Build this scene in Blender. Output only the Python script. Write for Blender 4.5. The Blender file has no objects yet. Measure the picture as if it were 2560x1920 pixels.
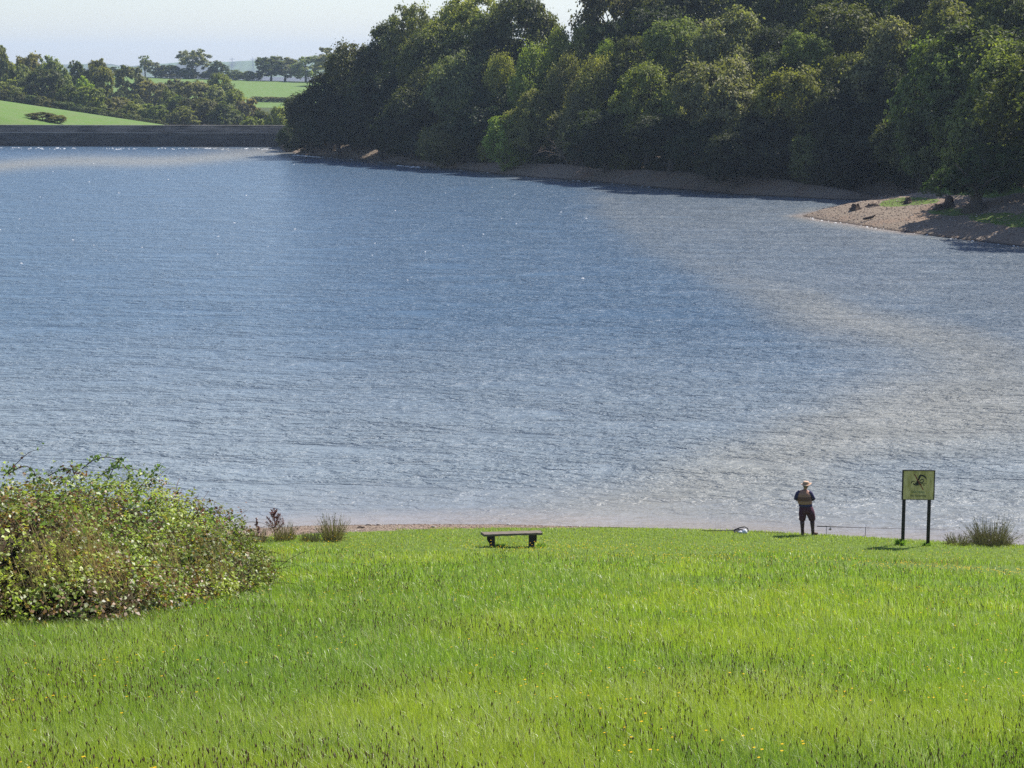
import bpy, math, random
import numpy as np
from mathutils import Vector, Matrix
C = bpy.context.scene.collection
PI = math.pi

# ------------------------------------------------------------------ camera, sky, sun, exposure
CAM_H = 15.0
FPX = 5000.0                      # focal length in pixels of the 2560 px wide photograph
PITCH = math.atan((960 - 175) / FPX)
cam_d = bpy.data.cameras.new("camera")
cam_d.sensor_width = 36; cam_d.lens = FPX / 2560 * 36
cam_d.clip_start = 0.5; cam_d.clip_end = 30000
cam = bpy.data.objects.new("camera", cam_d); C.objects.link(cam)
cam.location = (0, 0, CAM_H); cam.rotation_euler = (PI / 2 - PITCH, 0, 0)
bpy.context.scene.camera = cam

SUN_EL, SUN_AZ = math.radians(48), math.radians(46)      # azimuth measured from +Y (the view) towards +X
world = bpy.data.worlds.new("World"); bpy.context.scene.world = world
world.use_nodes = True
wn = world.node_tree; bg = wn.nodes["Background"]
sky = wn.nodes.new("ShaderNodeTexSky"); sky.sky_type = 'NISHITA'; sky.sun_disc = False
sky.sun_elevation = SUN_EL; sky.sun_rotation = SUN_AZ
sky.air_density = 1.0; sky.dust_density = 0.4; sky.ozone_density = 1.6; sky.altitude = 20
tn = wn.nodes.new("ShaderNodeMix"); tn.data_type = 'RGBA'; tn.blend_type = 'MULTIPLY'; tn.inputs[0].default_value = 1.0
tn.inputs[7].default_value = (0.92, 0.91, 0.99, 1)
wn.links.new(sky.outputs[0], tn.inputs[6]); wn.links.new(tn.outputs[2], bg.inputs[0]); bg.inputs[1].default_value = 0.088
sun_d = bpy.data.lights.new("sun", 'SUN'); sun_d.energy = 5.0; sun_d.angle = math.radians(0.53)
sun_d.color = (1.0, 0.95, 0.86)
sun = bpy.data.objects.new("sun", sun_d); C.objects.link(sun)
sdir = Vector((math.sin(SUN_AZ) * math.cos(SUN_EL), math.cos(SUN_AZ) * math.cos(SUN_EL), math.sin(SUN_EL)))
sun.rotation_euler = sdir.to_track_quat('Z', 'Y').to_euler(); sun.location = (40, 60, 80)
sc = bpy.context.scene
sc.view_settings.view_transform = 'Standard'; sc.view_settings.look = 'None'
sc.view_settings.gamma = 1; sc.view_settings.exposure = 0.75
sc.render.engine = 'CYCLES'
sc.cycles.max_bounces = 5; sc.cycles.diffuse_bounces = 3; sc.cycles.glossy_bounces = 2
sc.cycles.transmission_bounces = 3; sc.cycles.transparent_max_bounces = 4; sc.cycles.volume_bounces = 0
sc.cycles.sample_clamp_indirect = 4; sc.cycles.use_denoising = False; sc.cycles.sample_clamp_direct = 0.75

# ------------------------------------------------------------------ helpers
rng = np.random.default_rng(7)
cp, sp = math.cos(PITCH), math.sin(PITCH)
def ray(px, py):
    u = (np.asarray(px, float) - 1280) / FPX; v = (960 - np.asarray(py, float)) / FPX
    return u, cp + v * sp, -sp + v * cp            # world direction, y forward
def G(px, py, z=0.0):                              # point where the sight line meets height z
    dx, dy, dz = ray(px, py); t = (z - CAM_H) / dz
    return float(dx * t), float(dy * t)
def at(px, py, Y):                                 # point on the sight line at distance Y
    dx, dy, dz = ray(px, py); t = Y / dy
    return float(dx * t), float(Y), float(CAM_H + dz * t)
def xat(px, Y, py=400):
    return at(px, py, Y)[0]
def to_px(X, Y, Z):
    f = Y * cp - (Z - CAM_H) * sp; u = Y * sp + (Z - CAM_H) * cp
    return 1280 + FPX * X / f, 960 - FPX * u / f

def _h(i, j, s):
    n = (i * 374761393 + j * 668265263 + s * 974711) & 0x7fffffff
    n = ((n ^ (n >> 13)) * 1274126177) & 0x7fffffff
    return ((n ^ (n >> 16)) & 0xffff) / 65535.0
def vnoise(x, y, s=0):
    x = np.asarray(x, float); y = np.asarray(y, float)
    i = np.floor(x).astype(np.int64); j = np.floor(y).astype(np.int64)
    fx = x - i; fy = y - j; fx = fx * fx * (3 - 2 * fx); fy = fy * fy * (3 - 2 * fy)
    a = _h(i, j, s); b = _h(i + 1, j, s); c = _h(i, j + 1, s); d = _h(i + 1, j + 1, s)
    return (a * (1 - fx) + b * fx) * (1 - fy) + (c * (1 - fx) + d * fx) * fy
def fbm(x, y, s=0, o=4):
    t = 0; a = 0.5; w = 0
    for k in range(o):
        t = t + a * vnoise(x * 2 ** k, y * 2 ** k, s + k * 17); w += a; a *= 0.5
    return t / w
def sstep(a, b, x):
    t = np.clip((x - a) / (b - a), 0, 1); return t * t * (3 - 2 * t)

def npmesh(name, V, F, mats, attrs=None, smooth=False, matidx=None):
    """V (n,3); F (m,4) quads or (m,3) tris, or a list of both"""
    me = bpy.data.meshes.new(name)
    V = np.ascontiguousarray(V, dtype=np.float32)
    Fs = F if isinstance(F, list) else [F]
    Fs = [np.asarray(f, dtype=np.int32) for f in Fs if len(f)]
    me.vertices.add(len(V)); me.vertices.foreach_set("co", V.ravel())
    loops = np.concatenate([f.ravel() for f in Fs]); me.loops.add(len(loops)); me.loops.foreach_set("vertex_index", loops)
    tot = np.concatenate([np.full(len(f), f.shape[1], np.int32) for f in Fs])
    st = np.concatenate([[0], np.cumsum(tot)[:-1]]).astype(np.int32)
    me.polygons.add(len(tot)); me.polygons.foreach_set("loop_start", st); me.polygons.foreach_set("loop_total", tot)
    if smooth: me.polygons.foreach_set("use_smooth", np.ones(len(tot), bool))
    if matidx is not None: me.polygons.foreach_set("material_index", np.asarray(matidx, np.int32))
    for m in (mats if isinstance(mats, (list, tuple)) else [mats]): me.materials.append(m)
    for k, a in (attrs or {}).items():
        a = np.asarray(a, np.float32)
        if a.ndim == 1:
            at_ = me.attributes.new(k, 'FLOAT', 'POINT'); at_.data.foreach_set("value", a)
        else:
            at_ = me.attributes.new(k, 'FLOAT_COLOR', 'POINT')
            if a.shape[1] == 3: a = np.hstack([a, np.ones((len(a), 1), np.float32)])
            at_.data.foreach_set("color", a.ravel())
    me.update(calc_edges=True); me.validate()
    return me
def link(name, data, parent=None, loc=None):
    o = bpy.data.objects.new(name, data); C.objects.link(o)
    if parent is not None: o.parent = parent
    if loc is not None: o.location = loc
    return o
def tag(o, label=None, cat=None, group=None, kind=None):
    if label: o['label'] = label
    if cat: o['category'] = cat
    if group: o['group'] = group
    if kind: o['kind'] = kind
    return o
def thing(name, label, cat, loc, group=None, rz=0):
    o = bpy.data.objects.new(name, None); C.objects.link(o); o.empty_display_size = 0.3
    o.location = loc; o.rotation_euler = (0, 0, rz)
    return tag(o, label, cat, group)

class MB:                                           # collects simple shapes into one mesh
    def __init__(s): s.v = []; s.f = []; s.m = []
    def add(s, V, F, mi=0):
        b = len(s.v); s.v += [tuple(map(float, p)) for p in V]; s.f += [tuple(i + b for i in f) for f in F]; s.m += [mi] * len(F)
    def box(s, c, d, rz=0, mi=0, tilt=None):
        M = Matrix.Rotation(rz, 3, 'Z')
        if tilt: M = M @ Matrix.Rotation(tilt[0], 3, 'X') @ Matrix.Rotation(tilt[1], 3, 'Y')
        V = [Vector(c) + M @ Vector((x * d[0] / 2, y * d[1] / 2, z * d[2] / 2)) for x in (-1, 1) for y in (-1, 1) for z in (-1, 1)]
        s.add(V, [(0, 1, 3, 2), (4, 6, 7, 5), (0, 4, 5, 1), (2, 3, 7, 6), (0, 2, 6, 4), (1, 5, 7, 3)], mi)
    def tube(s, pts, rad, n=8, mi=0, cap=True):
        pts = [Vector(p) for p in pts]; rad = rad if hasattr(rad, '__len__') else [rad] * len(pts)
        V = []; F = []; ref = None
        for i, p in enumerate(pts):
            d = (pts[min(i + 1, len(pts) - 1)] - pts[max(i - 1, 0)]).normalized()
            if ref is None: ref = d.orthogonal().normalized()
            ref = (ref - d * ref.dot(d)).normalized(); q = d.cross(ref)
            r = rad[i]; r = r if hasattr(r, '__len__') else (r, r)
            for k in range(n):
                a = 2 * PI * k / n; V.append(p + ref * math.cos(a) * r[0] + q * math.sin(a) * r[1])
        for i in range(len(pts) - 1):
            for k in range(n):
                F.append((i * n + k, i * n + (k + 1) % n, (i + 1) * n + (k + 1) % n, (i + 1) * n + k))
        if cap: F += [tuple(range(n - 1, -1, -1)), tuple(range((len(pts) - 1) * n, len(pts) * n))]
        s.add(V, F, mi)
    def rings(s, R, n=16, mi=0):                    # horizontal elliptical rings (cx, cy, z, rx, ry)
        V = []; F = []
        for (x, y, z, rx, ry) in R:
            for k in range(n):
                a = 2 * PI * k / n; V.append((x + rx * math.cos(a), y + ry * math.sin(a), z))
        for i in range(len(R) - 1):
            for k in range(n):
                F.append((i * n + k, i * n + (k + 1) % n, (i + 1) * n + (k + 1) % n, (i + 1) * n + k))
        F += [tuple(range(n - 1, -1, -1)), tuple(range((len(R) - 1) * n, len(R) * n))]
        s.add(V, F, mi)
    def ell(s, c, r, n=10, mi=0):
        R = []
        for i in range(n + 1):
            a = -PI / 2 + PI * i / n; R.append((c[0], c[1], c[2] + r[2] * math.sin(a), max(1e-4, r[0] * math.cos(a)), max(1e-4, r[1] * math.cos(a))))
        s.rings(R, n + 4, mi)
    def prism(s, poly, thick, origin, mi=0):        # outline in the x-z plane, thickness along -y
        n = len(poly); ox, oy, oz = origin
        V = [(ox + x, oy, oz + z) for x, z in poly] + [(ox + x, oy + thick, oz + z) for x, z in poly]
        s.add(V, [tuple(range(n)), tuple(range(2 * n - 1, n - 1, -1))] + [(i, i + n, (i + 1) % n + n, (i + 1) % n) for i in range(n)], mi)
    def build(s, name, mats, parent=None, smooth=False, bevel=0):
        me = bpy.data.meshes.new(name); me.from_pydata(s.v, [], s.f)
        for m in (mats if isinstance(mats, (list, tuple)) else [mats]): me.materials.append(m)
        me.polygons.foreach_set("material_index", s.m)
        if smooth: me.polygons.foreach_set("use_smooth", [True] * len(s.f))
        me.update(); o = link(name, me, parent)
        if bevel:
            b = o.modifiers.new("bevel", 'BEVEL'); b.width = bevel; b.segments = 2; b.limit_method = 'ANGLE'
        return o

# ------------------------------------------------------------------ materials
class N:
    def __init__(s, name):
        s.mat = bpy.data.materials.new(name); s.mat.use_nodes = True; s.t = s.mat.node_tree; s.t.nodes.clear()
        s.out = s.t.nodes.new("ShaderNodeOutputMaterial")
    def n(s, typ, **kw):
        nd = s.t.nodes.new(typ)
        for k, v in kw.items():
            if k.startswith('i_'):
                key = k[2:]; key = int(key) if key.isdigit() else key.replace('_', ' ')
                s.set(nd.inputs[key], v)
            else: setattr(nd, k, v)
        return nd
    def set(s, sock, v):
        if isinstance(v, bpy.types.NodeSocket): s.t.links.new(v, sock)
        elif isinstance(v, (tuple, list)) and len(v) == 3 and sock.type == 'RGBA': sock.default_value = (*v, 1)
        else: sock.default_value = v
    def noise(s, vec, scale, detail=3, rough=0.55, dist=0):
        nd = s.n("ShaderNodeTexNoise", i_Scale=scale, i_Detail=detail, i_Roughness=rough, i_Distortion=dist)
        if vec is not None: s.set(nd.inputs['Vector'], vec)
        return nd.outputs['Fac']
    def coord(s, scale=None, kind='Object'):
        o = s.n("ShaderNodeTexCoord").outputs[kind]
        if scale is None: return o
        m = s.n("ShaderNodeMapping"); s.set(m.inputs['Vector'], o); m.inputs['Scale'].default_value = scale
        return m.outputs[0]
    def mix(s, f, a, b, mode='MIX'):
        nd = s.n("ShaderNodeMix", data_type='RGBA', blend_type=mode)
        s.set(nd.inputs[0], f); s.set(nd.inputs[6], a); s.set(nd.inputs[7], b)
        return nd.outputs[2]
    def math(s, op, a, b=0.0, clamp=False):
        nd = s.n("ShaderNodeMath", operation=op, use_clamp=clamp); s.set(nd.inputs[0], a); s.set(nd.inputs[1], b)
        return nd.outputs[0]
    def ramp(s, f, a, b):
        nd = s.n("ShaderNodeMapRange", clamp=True); s.set(nd.inputs[0], f); nd.inputs[1].default_value = a; nd.inputs[2].default_value = b
        return nd.outputs[0]
    def attr(s, name, out='Fac'): return s.n("ShaderNodeAttribute", attribute_name=name).outputs[out]
    def bump(s, h, dist, strength=1.0, nrm=None, fw=None):
        nd = s.n("ShaderNodeBump"); s.set(nd.inputs['Height'], h); nd.inputs['Distance'].default_value = dist
        nd.inputs['Strength'].default_value = strength
        if fw is not None and 'Filter Width' in nd.inputs: nd.inputs['Filter Width'].default_value = fw
        if nrm is not None: s.set(nd.inputs['Normal'], nrm)
        return nd.outputs[0]
    def pbr(s, col, rough=0.8, spec=0.3, nrm=None, **kw):
        p = s.n("ShaderNodeBsdfPrincipled"); s.set(p.inputs['Base Color'], col); s.set(p.inputs['Roughness'], rough)
        p.inputs['Specular IOR Level'].default_value = spec
        for k, v in kw.items(): s.set(p.inputs[k.replace('_', ' ')], v)
        if nrm is not None: s.set(p.inputs['Normal'], nrm)
        s.t.links.new(p.outputs[0], s.out.inputs[0]); return s.mat
    def leaf(s, col, trans=0.4, tcol=None, gloss=0.04, rough=0.45):
        d = s.n("ShaderNodeBsdfDiffuse"); s.set(d.inputs[0], col)
        t = s.n("ShaderNodeBsdfTranslucent"); s.set(t.inputs[0], tcol if tcol is not None else col)
        g = s.n("ShaderNodeBsdfGlossy"); g.inputs['Roughness'].default_value = rough; g.inputs[0].default_value = (1, 1, 1, 1)
        m1 = s.n("ShaderNodeMixShader"); m1.inputs[0].default_value = trans
        s.t.links.new(d.outputs[0], m1.inputs[1]); s.t.links.new(t.outputs[0], m1.inputs[2])
        m2 = s.n("ShaderNodeMixShader"); m2.inputs[0].default_value = gloss
        s.t.links.new(m1.outputs[0], m2.inputs[1]); s.t.links.new(g.outputs[0], m2.inputs[2])
        s.t.links.new(m2.outputs[0], s.out.inputs[0]); return s.mat

def simple(name, col, rough=0.7, spec=0.3, var=0.25, scale=30, bump=0.0, **kw):
    m = N(name); f = m.noise(m.coord(), scale, 4)
    c = m.mix(f, tuple(v * (1 - var) for v in col), tuple(min(1, v * (1 + var)) for v in col))
    return m.pbr(c, rough, spec, m.bump(f, bump) if bump else None, **kw)

# ground: masks painted per vertex say what grows or lies where; colour detail comes from noise
m = N("ground"); P_ = m.n("ShaderNodeNewGeometry").outputs['Position']
fine = m.noise(P_, 14, 5); med = m.noise(P_, 1.3, 4); big = m.noise(P_, 0.06, 4)
grass_c = m.mix(med, (0.065, 0.125, 0.012), (0.11, 0.18, 0.02))
grass_c = m.mix(m.ramp(fine, 0.3, 0.75), grass_c, (0.115, 0.15, 0.035))
field_c = m.mix(big, (0.090, 0.170, 0.032), (0.122, 0.21, 0.040))
field_c = m.mix(m.ramp(m.noise(P_, 0.35, 5), 0.35, 0.8), field_c, (0.15, 0.19, 0.075))
mp = m.n("ShaderNodeMapping"); m.set(mp.inputs['Vector'], P_); mp.inputs['Scale'].default_value = (0.25, 0.25, 5.0)
strat = m.noise(mp.outputs[0], 1.6, 4)
grav = m.n("ShaderNodeTexVoronoi", i_Scale=5.5); m.set(grav.inputs['Vector'], P_)
mud_c = m.mix(strat, (0.145, 0.105, 0.078), (0.25, 0.19, 0.14))
mud_c = m.mix(m.ramp(m.noise(P_, 0.25, 4), 0.5, 0.75), mud_c, (0.22, 0.105, 0.055))
mud_c = m.mix(m.math('MULTIPLY', m.ramp(grav.outputs['Distance'], 0.0, 0.35), 0.5), mud_c, m.mix(fine, (0.34, 0.28, 0.22), (0.17, 0.135, 0.105)))
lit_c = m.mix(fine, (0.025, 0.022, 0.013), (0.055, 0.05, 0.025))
sep = m.n("ShaderNodeSeparateColor"); m.set(sep.inputs[0], m.attr("zone", 'Color'))
edge = m.math('ADD', sep.outputs[0], m.math('MULTIPLY', m.math('SUBTRACT', m.noise(P_, 2.2, 4), 0.5), 0.9))
c = m.mix(sep.outputs[2], grass_c, field_c)
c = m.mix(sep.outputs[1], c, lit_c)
c = m.mix(m.ramp(edge, 0.4, 0.6), c, mud_c)
wet = m.n("ShaderNodeSeparateXYZ"); m.set(wet.inputs[0], P_)
c = m.mix(m.ramp(wet.outputs[2], 0.16, 0.03), c, (0.05, 0.036, 0.03))
hgt = m.math('ADD', m.math('MULTIPLY', fine, 0.6), grav.outputs['Distance'])
M_ground = m.pbr(c, 0.92, 0.15, m.bump(hgt, 0.08, 0.8))

# water
m = N("water"); P_ = m.n("ShaderNodeNewGeometry").outputs['Position']
def wv(sx, sy, rot, scale, detail, dist=0.0):
    mp = m.n("ShaderNodeMapping"); m.set(mp.inputs['Vector'], P_); mp.inputs['Scale'].default_value = (sx, sy, 1); mp.inputs['Rotation'].default_value = (0, 0, rot)
    return m.noise(mp.outputs[0], scale, detail, 0.6, dist)
gust = wv(0.16, 0.36, 0.05, 1.0, 7, 0.6); amp = m.math('ADD', 0.35, m.math('MULTIPLY', m.ramp(gust, 0.32, 0.68), 1.1))
w0 = wv(0.8, 1.1, 0.05, 0.5, 2, 0.3); w1 = wv(0.8, 1.25, 0.10, 1.5, 3, 0.6); w2 = wv(0.8, 1.25, -0.2, 4.5, 2, 0.3); w3 = wv(1, 1.2, 0.5, 15, 2)
calm = m.math('SUBTRACT', 1.0, m.math('MULTIPLY', m.attr("calm"), 0.75))
hh = m.math('ADD', m.math('MULTIPLY', w0, 0.20), m.math('MULTIPLY', m.math('ADD', m.math('MULTIPLY', w1, 0.32), m.math('MULTIPLY', w2, 0.065)), amp))
hh = m.math('ADD', hh, m.math('MULTIPLY', w3, 0.008))
hh = m.math('MULTIPLY', hh, calm)
nrm = m.bump(hh, 2.0, 1.0, fw=0.03)
deep = m.mix(m.attr('bright'), (0.068, 0.118, 0.185), (0.190, 0.225, 0.255))
silt = m.mix(m.noise(P_, 0.06, 3), (0.23, 0.225, 0.19), (0.31, 0.275, 0.21))
col = m.mix(m.attr("silt"), deep, silt)
col = m.mix(m.attr("shallow"), col, (0.30, 0.24, 0.20))
M_water = m.pbr(col, m.math('SUBTRACT', 0.25, m.math('MULTIPLY', m.attr('calm'), 0.05)), 0.5, nrm, IOR=1.333)

# leaves: object colour is the species' colour, each leaf has its own tint
m = N("leaves"); oi = m.n("ShaderNodeObjectInfo")
tint = m.attr("tint")
v1 = m.mix(tint, (0.45, 0.5, 0.5), (1.6, 1.52, 1.3))
c = m.mix(1.0, oi.outputs['Color'], v1, 'MULTIPLY')
nz = m.noise(m.coord(), 0.35, 3)
c = m.mix(1.0, c, m.mix(nz, (0.8, 0.85, 0.9), (1.2, 1.15, 1.0)), 'MULTIPLY')
M_leaf = m.leaf(c, 0.36, m.mix(1.0, c, (1.35, 1.5, 0.6), 'MULTIPLY'), 0.02, 0.6)
M_bark = simple("bark", (0.09, 0.075, 0.06), 0.95, 0.1, 0.4, 3, 0.03)
M_deadwood = simple("dead_wood", (0.16, 0.125, 0.10), 0.9, 0.15, 0.4, 8, 0.02)

def colattr_leaf(name, trans, gloss, rough=0.4, tmul=(1.15, 1.3, 0.7)):
    m = N(name); c = m.attr("col", 'Color')
    return m.leaf(c, trans, m.mix(1.0, c, tmul, 'MULTIPLY'), gloss, rough)
M_grass = colattr_leaf("grass_blades", 0.5, 0.04, 0.4)
M_bram = colattr_leaf("bramble_leaves", 0.42, 0.03, 0.45)
M_dry = colattr_leaf("dry_stems", 0.15, 0.03)
def stone(name, a, b, sx, sz, mortar):
    m = N(name); P_ = m.coord(); s_ = m.n("ShaderNodeSeparateXYZ"); m.set(s_.inputs[0], P_)
    cb = m.n("ShaderNodeCombineXYZ"); m.set(cb.inputs[0], s_.outputs[0]); m.set(cb.inputs[1], s_.outputs[2])
    br = m.n("ShaderNodeTexBrick", i_Scale=1.0); m.set(br.inputs['Vector'], cb.outputs[0])
    br.inputs['Brick Width'].default_value = sx; br.inputs['Row Height'].default_value = sz; br.inputs['Mortar Size'].default_value = 0.02
    m.set(br.inputs['Color1'], a); m.set(br.inputs['Color2'], b); m.set(br.inputs['Mortar'], mortar)
    st = m.mix(m.ramp(m.noise(m.coord((0.15, 1, 1.4)), 1.2, 5), 0.42, 0.7), br.outputs[0], (0.045, 0.042, 0.04))
    return m.pbr(st, 0.9, 0.2, m.bump(m.noise(P_, 5, 4), 0.04))
M_dam = stone("dam_stone", (0.13, 0.12, 0.115), (0.085, 0.08, 0.08), 0.9, 0.35, (0.05, 0.048, 0.045))
M_cop = stone("coping_stone", (0.42, 0.37, 0.32), (0.34, 0.30, 0.26), 1.2, 0.6, (0.1, 0.09, 0.08))
M_parapet = stone("parapet_stone", (0.34, 0.28, 0.24), (0.25, 0.21, 0.18), 0.8, 0.3, (0.07, 0.06, 0.06))

# ------------------------------------------------------------------ terrain
near_px = [(-700, 1350), (0, 1342), (300, 1334), (560, 1327), (800, 1316), (1050, 1313), (1280, 1314), (1400, 1318), (1560, 1321), (1750, 1325), (1900, 1331), (2060, 1340), (2200, 1348), (2350, 1357), (2560, 1366), (3300, 1400)]
nearW = np.array([G(*p) for p in near_px])
def shoreY(X): return np.interp(X, nearW[:, 0], nearW[:, 1])
def near_z(X, Y):
    s = shoreY(X) - Y
    z = np.interp(s, [-60, -20, 0, 0.5, 1.6, 4, 9, 14, 66, 110], [-6, -1.6, 0, 0.15, 0.30, 0.55, 1.22, 2.3, 13.3, 20])
    z = z + np.where(s > 0.5, (fbm(X * 0.12, Y * 0.12, 3) - 0.5) * 0.35 * sstep(2, 14, s) + (fbm(X * 0.9, Y * 0.9, 5, 3) - 0.5) * 0.07 * sstep(0.5, 3, s), 0)
    return z, s
bank_px = [(712, 377), (760, 388), (820, 393), (870, 397), (950, 404), (1010, 412), (1060, 417), (1140, 423), (1250, 435), (1350, 445), (1450, 451), (1560, 461), (1650, 470), (1760, 478), (1850, 487), (1960, 492), (2090, 499), (2170, 500), (2140, 515), (2090, 524), (2040, 532), (2005, 540), (2060, 551), (2130, 560), (2200, 572), (2290, 584), (2400, 598), (2500, 610), (2600, 622)]
bankW = [G(*p) for p in bank_px]
bx_, by_ = bankW[-1]
bankW = bankW + [(bx_ + 8, by_ - 22), (bx_ + 30, by_ - 60), (bx_ + 120, by_ - 120)]
closing = [(600, -50), (900, 700), (60, 760), (-20, 560), (-44, 470), (-49, 415)]
poly = np.array(bankW + closing)
def seg_dist(X, Y, pts):
    d = np.full(np.shape(X), 1e9)
    for (x0, y0), (x1, y1) in zip(pts[:-1], pts[1:]):
        vx, vy = x1 - x0, y1 - y0; L = vx * vx + vy * vy
        t = np.clip(((X - x0) * vx + (Y - y0) * vy) / L, 0, 1)
        d = np.minimum(d, np.hypot(X - x0 - t * vx, Y - y0 - t * vy))
    return d
def inside(X, Y, pts):
    c = np.zeros(np.shape(X), bool); n = len(pts)
    for i in range(n):
        x0, y0 = pts[i]; x1, y1 = pts[(i + 1) % n]
        if y0 == y1: continue
        c ^= ((y0 > Y) != (y1 > Y)) & (X < (x1 - x0) * (Y - y0) / (y1 - y0) + x0)
    return c
def bank_z(X, Y):
    d = seg_dist(X, Y, bankW + [(-60, 395)]); ins = inside(X, Y, poly)
    sd = np.where(ins, d, -d)
    dl = seg_dist(X, Y, [(-46, 397)] + closing[::-1][:4])
    tipx, tipy = G(2290, 530)
    spit = 1 - sstep(9, 24, np.hypot((X - tipx - 6) * 0.9, (Y - tipy + 6) * 0.5))      # the low gravel spit stays low
    kx = 0.85 + 0.15 * sstep(-25, 5, X)
    zz = np.interp(sd, [-40, -15, 0, 0.6, 3, 6, 9.5, 12, 30, 70, 140], [-5, -2, 0, 0.3, 1.5, 2.7, 3.9, 4.7, 10.8, 18.5, 22])
    zz = np.where(sd > 0, zz * np.where(sd < 12, kx, kx + (1 - kx) * sstep(12, 40, sd)), zz)
    zs = np.interp(sd, [-40, -15, 0, 0.6, 3, 6, 12, 40], [-5, -2, 0, 0.2, 0.75, 1.35, 2.8, 10])
    z = np.where(ins, np.minimum(zz, 2.5 + 0.42 * dl), zz) * (1 - spit) + zs * spit
    z = z + np.where(sd > 0.5, (fbm(X * 0.25, Y * 0.25, 9) - 0.5) * 0.8 * sstep(1, 9, sd) + (fbm(X * 0.9, Y * 0.9, 19, 3) - 0.5) * 0.25 * sstep(0.5, 4, sd), 0)
    return z, sd, spit
DAMP = (G(0, 365), G(720, 367))
def far_z(X, Y):
    (xa, ya), (xb, yb) = DAMP
    Y = Y - (ya + (X - xa) * (yb - ya) / (xb - xa) - 398) * sstep(470, 420, Y)
    px = 1280 + X / np.maximum(Y, 1) * FPX
    def zl(pyv, Yv):                                   # height that shows at row pyv from distance Yv
        v = (960 - pyv) / FPX; return CAM_H + (-sp + v * cp) / (cp + v * sp) * Yv
    ridge = zl(np.interp(px, [-1500, -200, 0, 430, 900, 2000], [170, 228, 249, 314, 350, 350]), 480)
    f_lo = zl(np.interp(px, [0, 700, 1500], [250, 266, 262]), 720)
    f_mid = zl(np.interp(px, [0, 640, 760, 1500], [238, 243, 246, 246]), 770)
    f_hi = zl(np.interp(px, [-500, 280, 760, 1500], [186, 190, 204, 215]), 950)
    d_r = zl(152 + 9 * np.sin(px * 0.006) + 12 * (fbm(px * 0.012, px * 0 + 3, 31, 4) - 0.5) + np.interp(px, [0, 150, 500, 760], [14, -1, 2, 8]), 5000)
    Ys = [396, 399.3, 400.5, 412, 440, 480, 520, 580, 650, 720, 770, 950, 1050, 2500, 4200, 5000, 9000]
    Zs = [-3 + 0 * X, -3 + 0 * X, 2.6 + 0 * X, 1 + 0 * X, ridge - 2.6, ridge, ridge - 3.5, np.minimum(ridge - 4, 1.5), 2.5 + 0 * X, f_lo, f_mid, f_hi, f_hi - 5, -25 + 0 * X, -5 + 0 * X, d_r, d_r]
    z = np.array(Zs[0], float) + 0 * Y
    for i in range(len(Ys) - 1):
        t = np.clip((Y - Ys[i]) / (Ys[i + 1] - Ys[i]), 0, 1)
        ts = t * t * (3 - 2 * t) if i != 10 else t
        z = np.where(Y >= Ys[i], Zs[i] * (1 - ts) + Zs[i + 1] * ts, z)
    return z
def terrain(X, Y):
    X = np.atleast_1d(np.asarray(X, float)); Y = np.atleast_1d(np.asarray(Y, float)); X, Y = np.broadcast_arrays(X, Y)
    zn, s = near_z(X, Y); zb, sd, spit = bank_z(X, Y)
    z = np.where(Y < 110, np.maximum(zn, np.where(sd > -30, zb, -9)), zb)
    zf = far_z(X, Y)
    z = np.where((Y > 390), np.maximum(np.where(Y > 396, zf, -3), np.where(sd > 0, zb, -9)), z)
    return z, s, sd, spit
def tz(X, Y): return float(terrain(X, Y)[0][0])

Yr = np.concatenate([np.arange(-20, 8, 1.0), np.arange(8, 70, 0.3), np.arange(70, 150, 2.5), np.arange(150, 300, 0.5), np.arange(300, 420, 1.0), np.arange(420, 1000, 6), np.geomspace(1000, 9500, 70)])
U = np.linspace(-1, 1, 640); U = U * (0.55 + 0.45 * np.abs(U) ** 2)
Wd = 14 + 0.62 * np.maximum(Yr, 0)
XX = U[None, :] * Wd[:, None]; YY = np.repeat(Yr[:, None], len(U), 1)
Z, S, SD, SPIT = terrain(XX, YY)
def gridF(nr, nc):
    i = np.arange(nr - 1)[:, None] * nc + np.arange(nc - 1)[None, :]
    return np.stack([i, i + 1, i + nc + 1, i + nc], -1).reshape(-1, 4)
PXg = 1280 + XX / np.maximum(YY, 1) * FPX
nearland = (YY < 110) & (S > -25)
beach_w = np.interp(XX, [-14, -7, -3.6, 0, 3, 7, 16], [3.2, 3.1, 2.4, 1.6, 0.6, 0.25, 0.35])
mud = np.where(nearland, 1 - sstep(0.7, 1.3, S / beach_w), 0)
mudb = 1 - sstep(8.5, 11.5, SD + (fbm(XX * 0.2, YY * 0.2, 41) - 0.5) * 4)
PYg = to_px(XX, np.maximum(YY, 1), Z)[1]; spit_grass = 0 * XX
for (gx, gy, ga, gb) in ((2275, 503, 75, 10), (2230, 511, 40, 6), (2385, 530, 75, 10), (2500, 545, 85, 14), (2550, 556, 70, 14), (2400, 476, 70, 12), (2620, 540, 80, 30), (2470, 480, 60, 16)):
    spit_grass = np.maximum(spit_grass, np.exp(-(((PXg - gx) / ga) ** 2 + ((PYg - gy) / gb) ** 2) ** 1.2))
spit_grass = sstep(0.25, 0.6, spit_grass * (0.6 + 0.8 * fbm(XX * 0.8, YY * 0.5, 44))) * (SD > 0.5) * (YY > 150) * (YY < 260)
mudb = mudb * (1 - spit_grass)
mudb = np.maximum(mudb, SPIT * (SD < 14) * (1 - spit_grass))
land_b = (SD > -30) & ~nearland & (YY < 470)
mud = np.where(land_b, mudb, mud)
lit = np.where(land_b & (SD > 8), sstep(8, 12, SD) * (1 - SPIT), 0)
field = np.where((YY > 405) & ~((SD > 0) & (YY < 560)), 1.0, 0.0)
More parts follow.
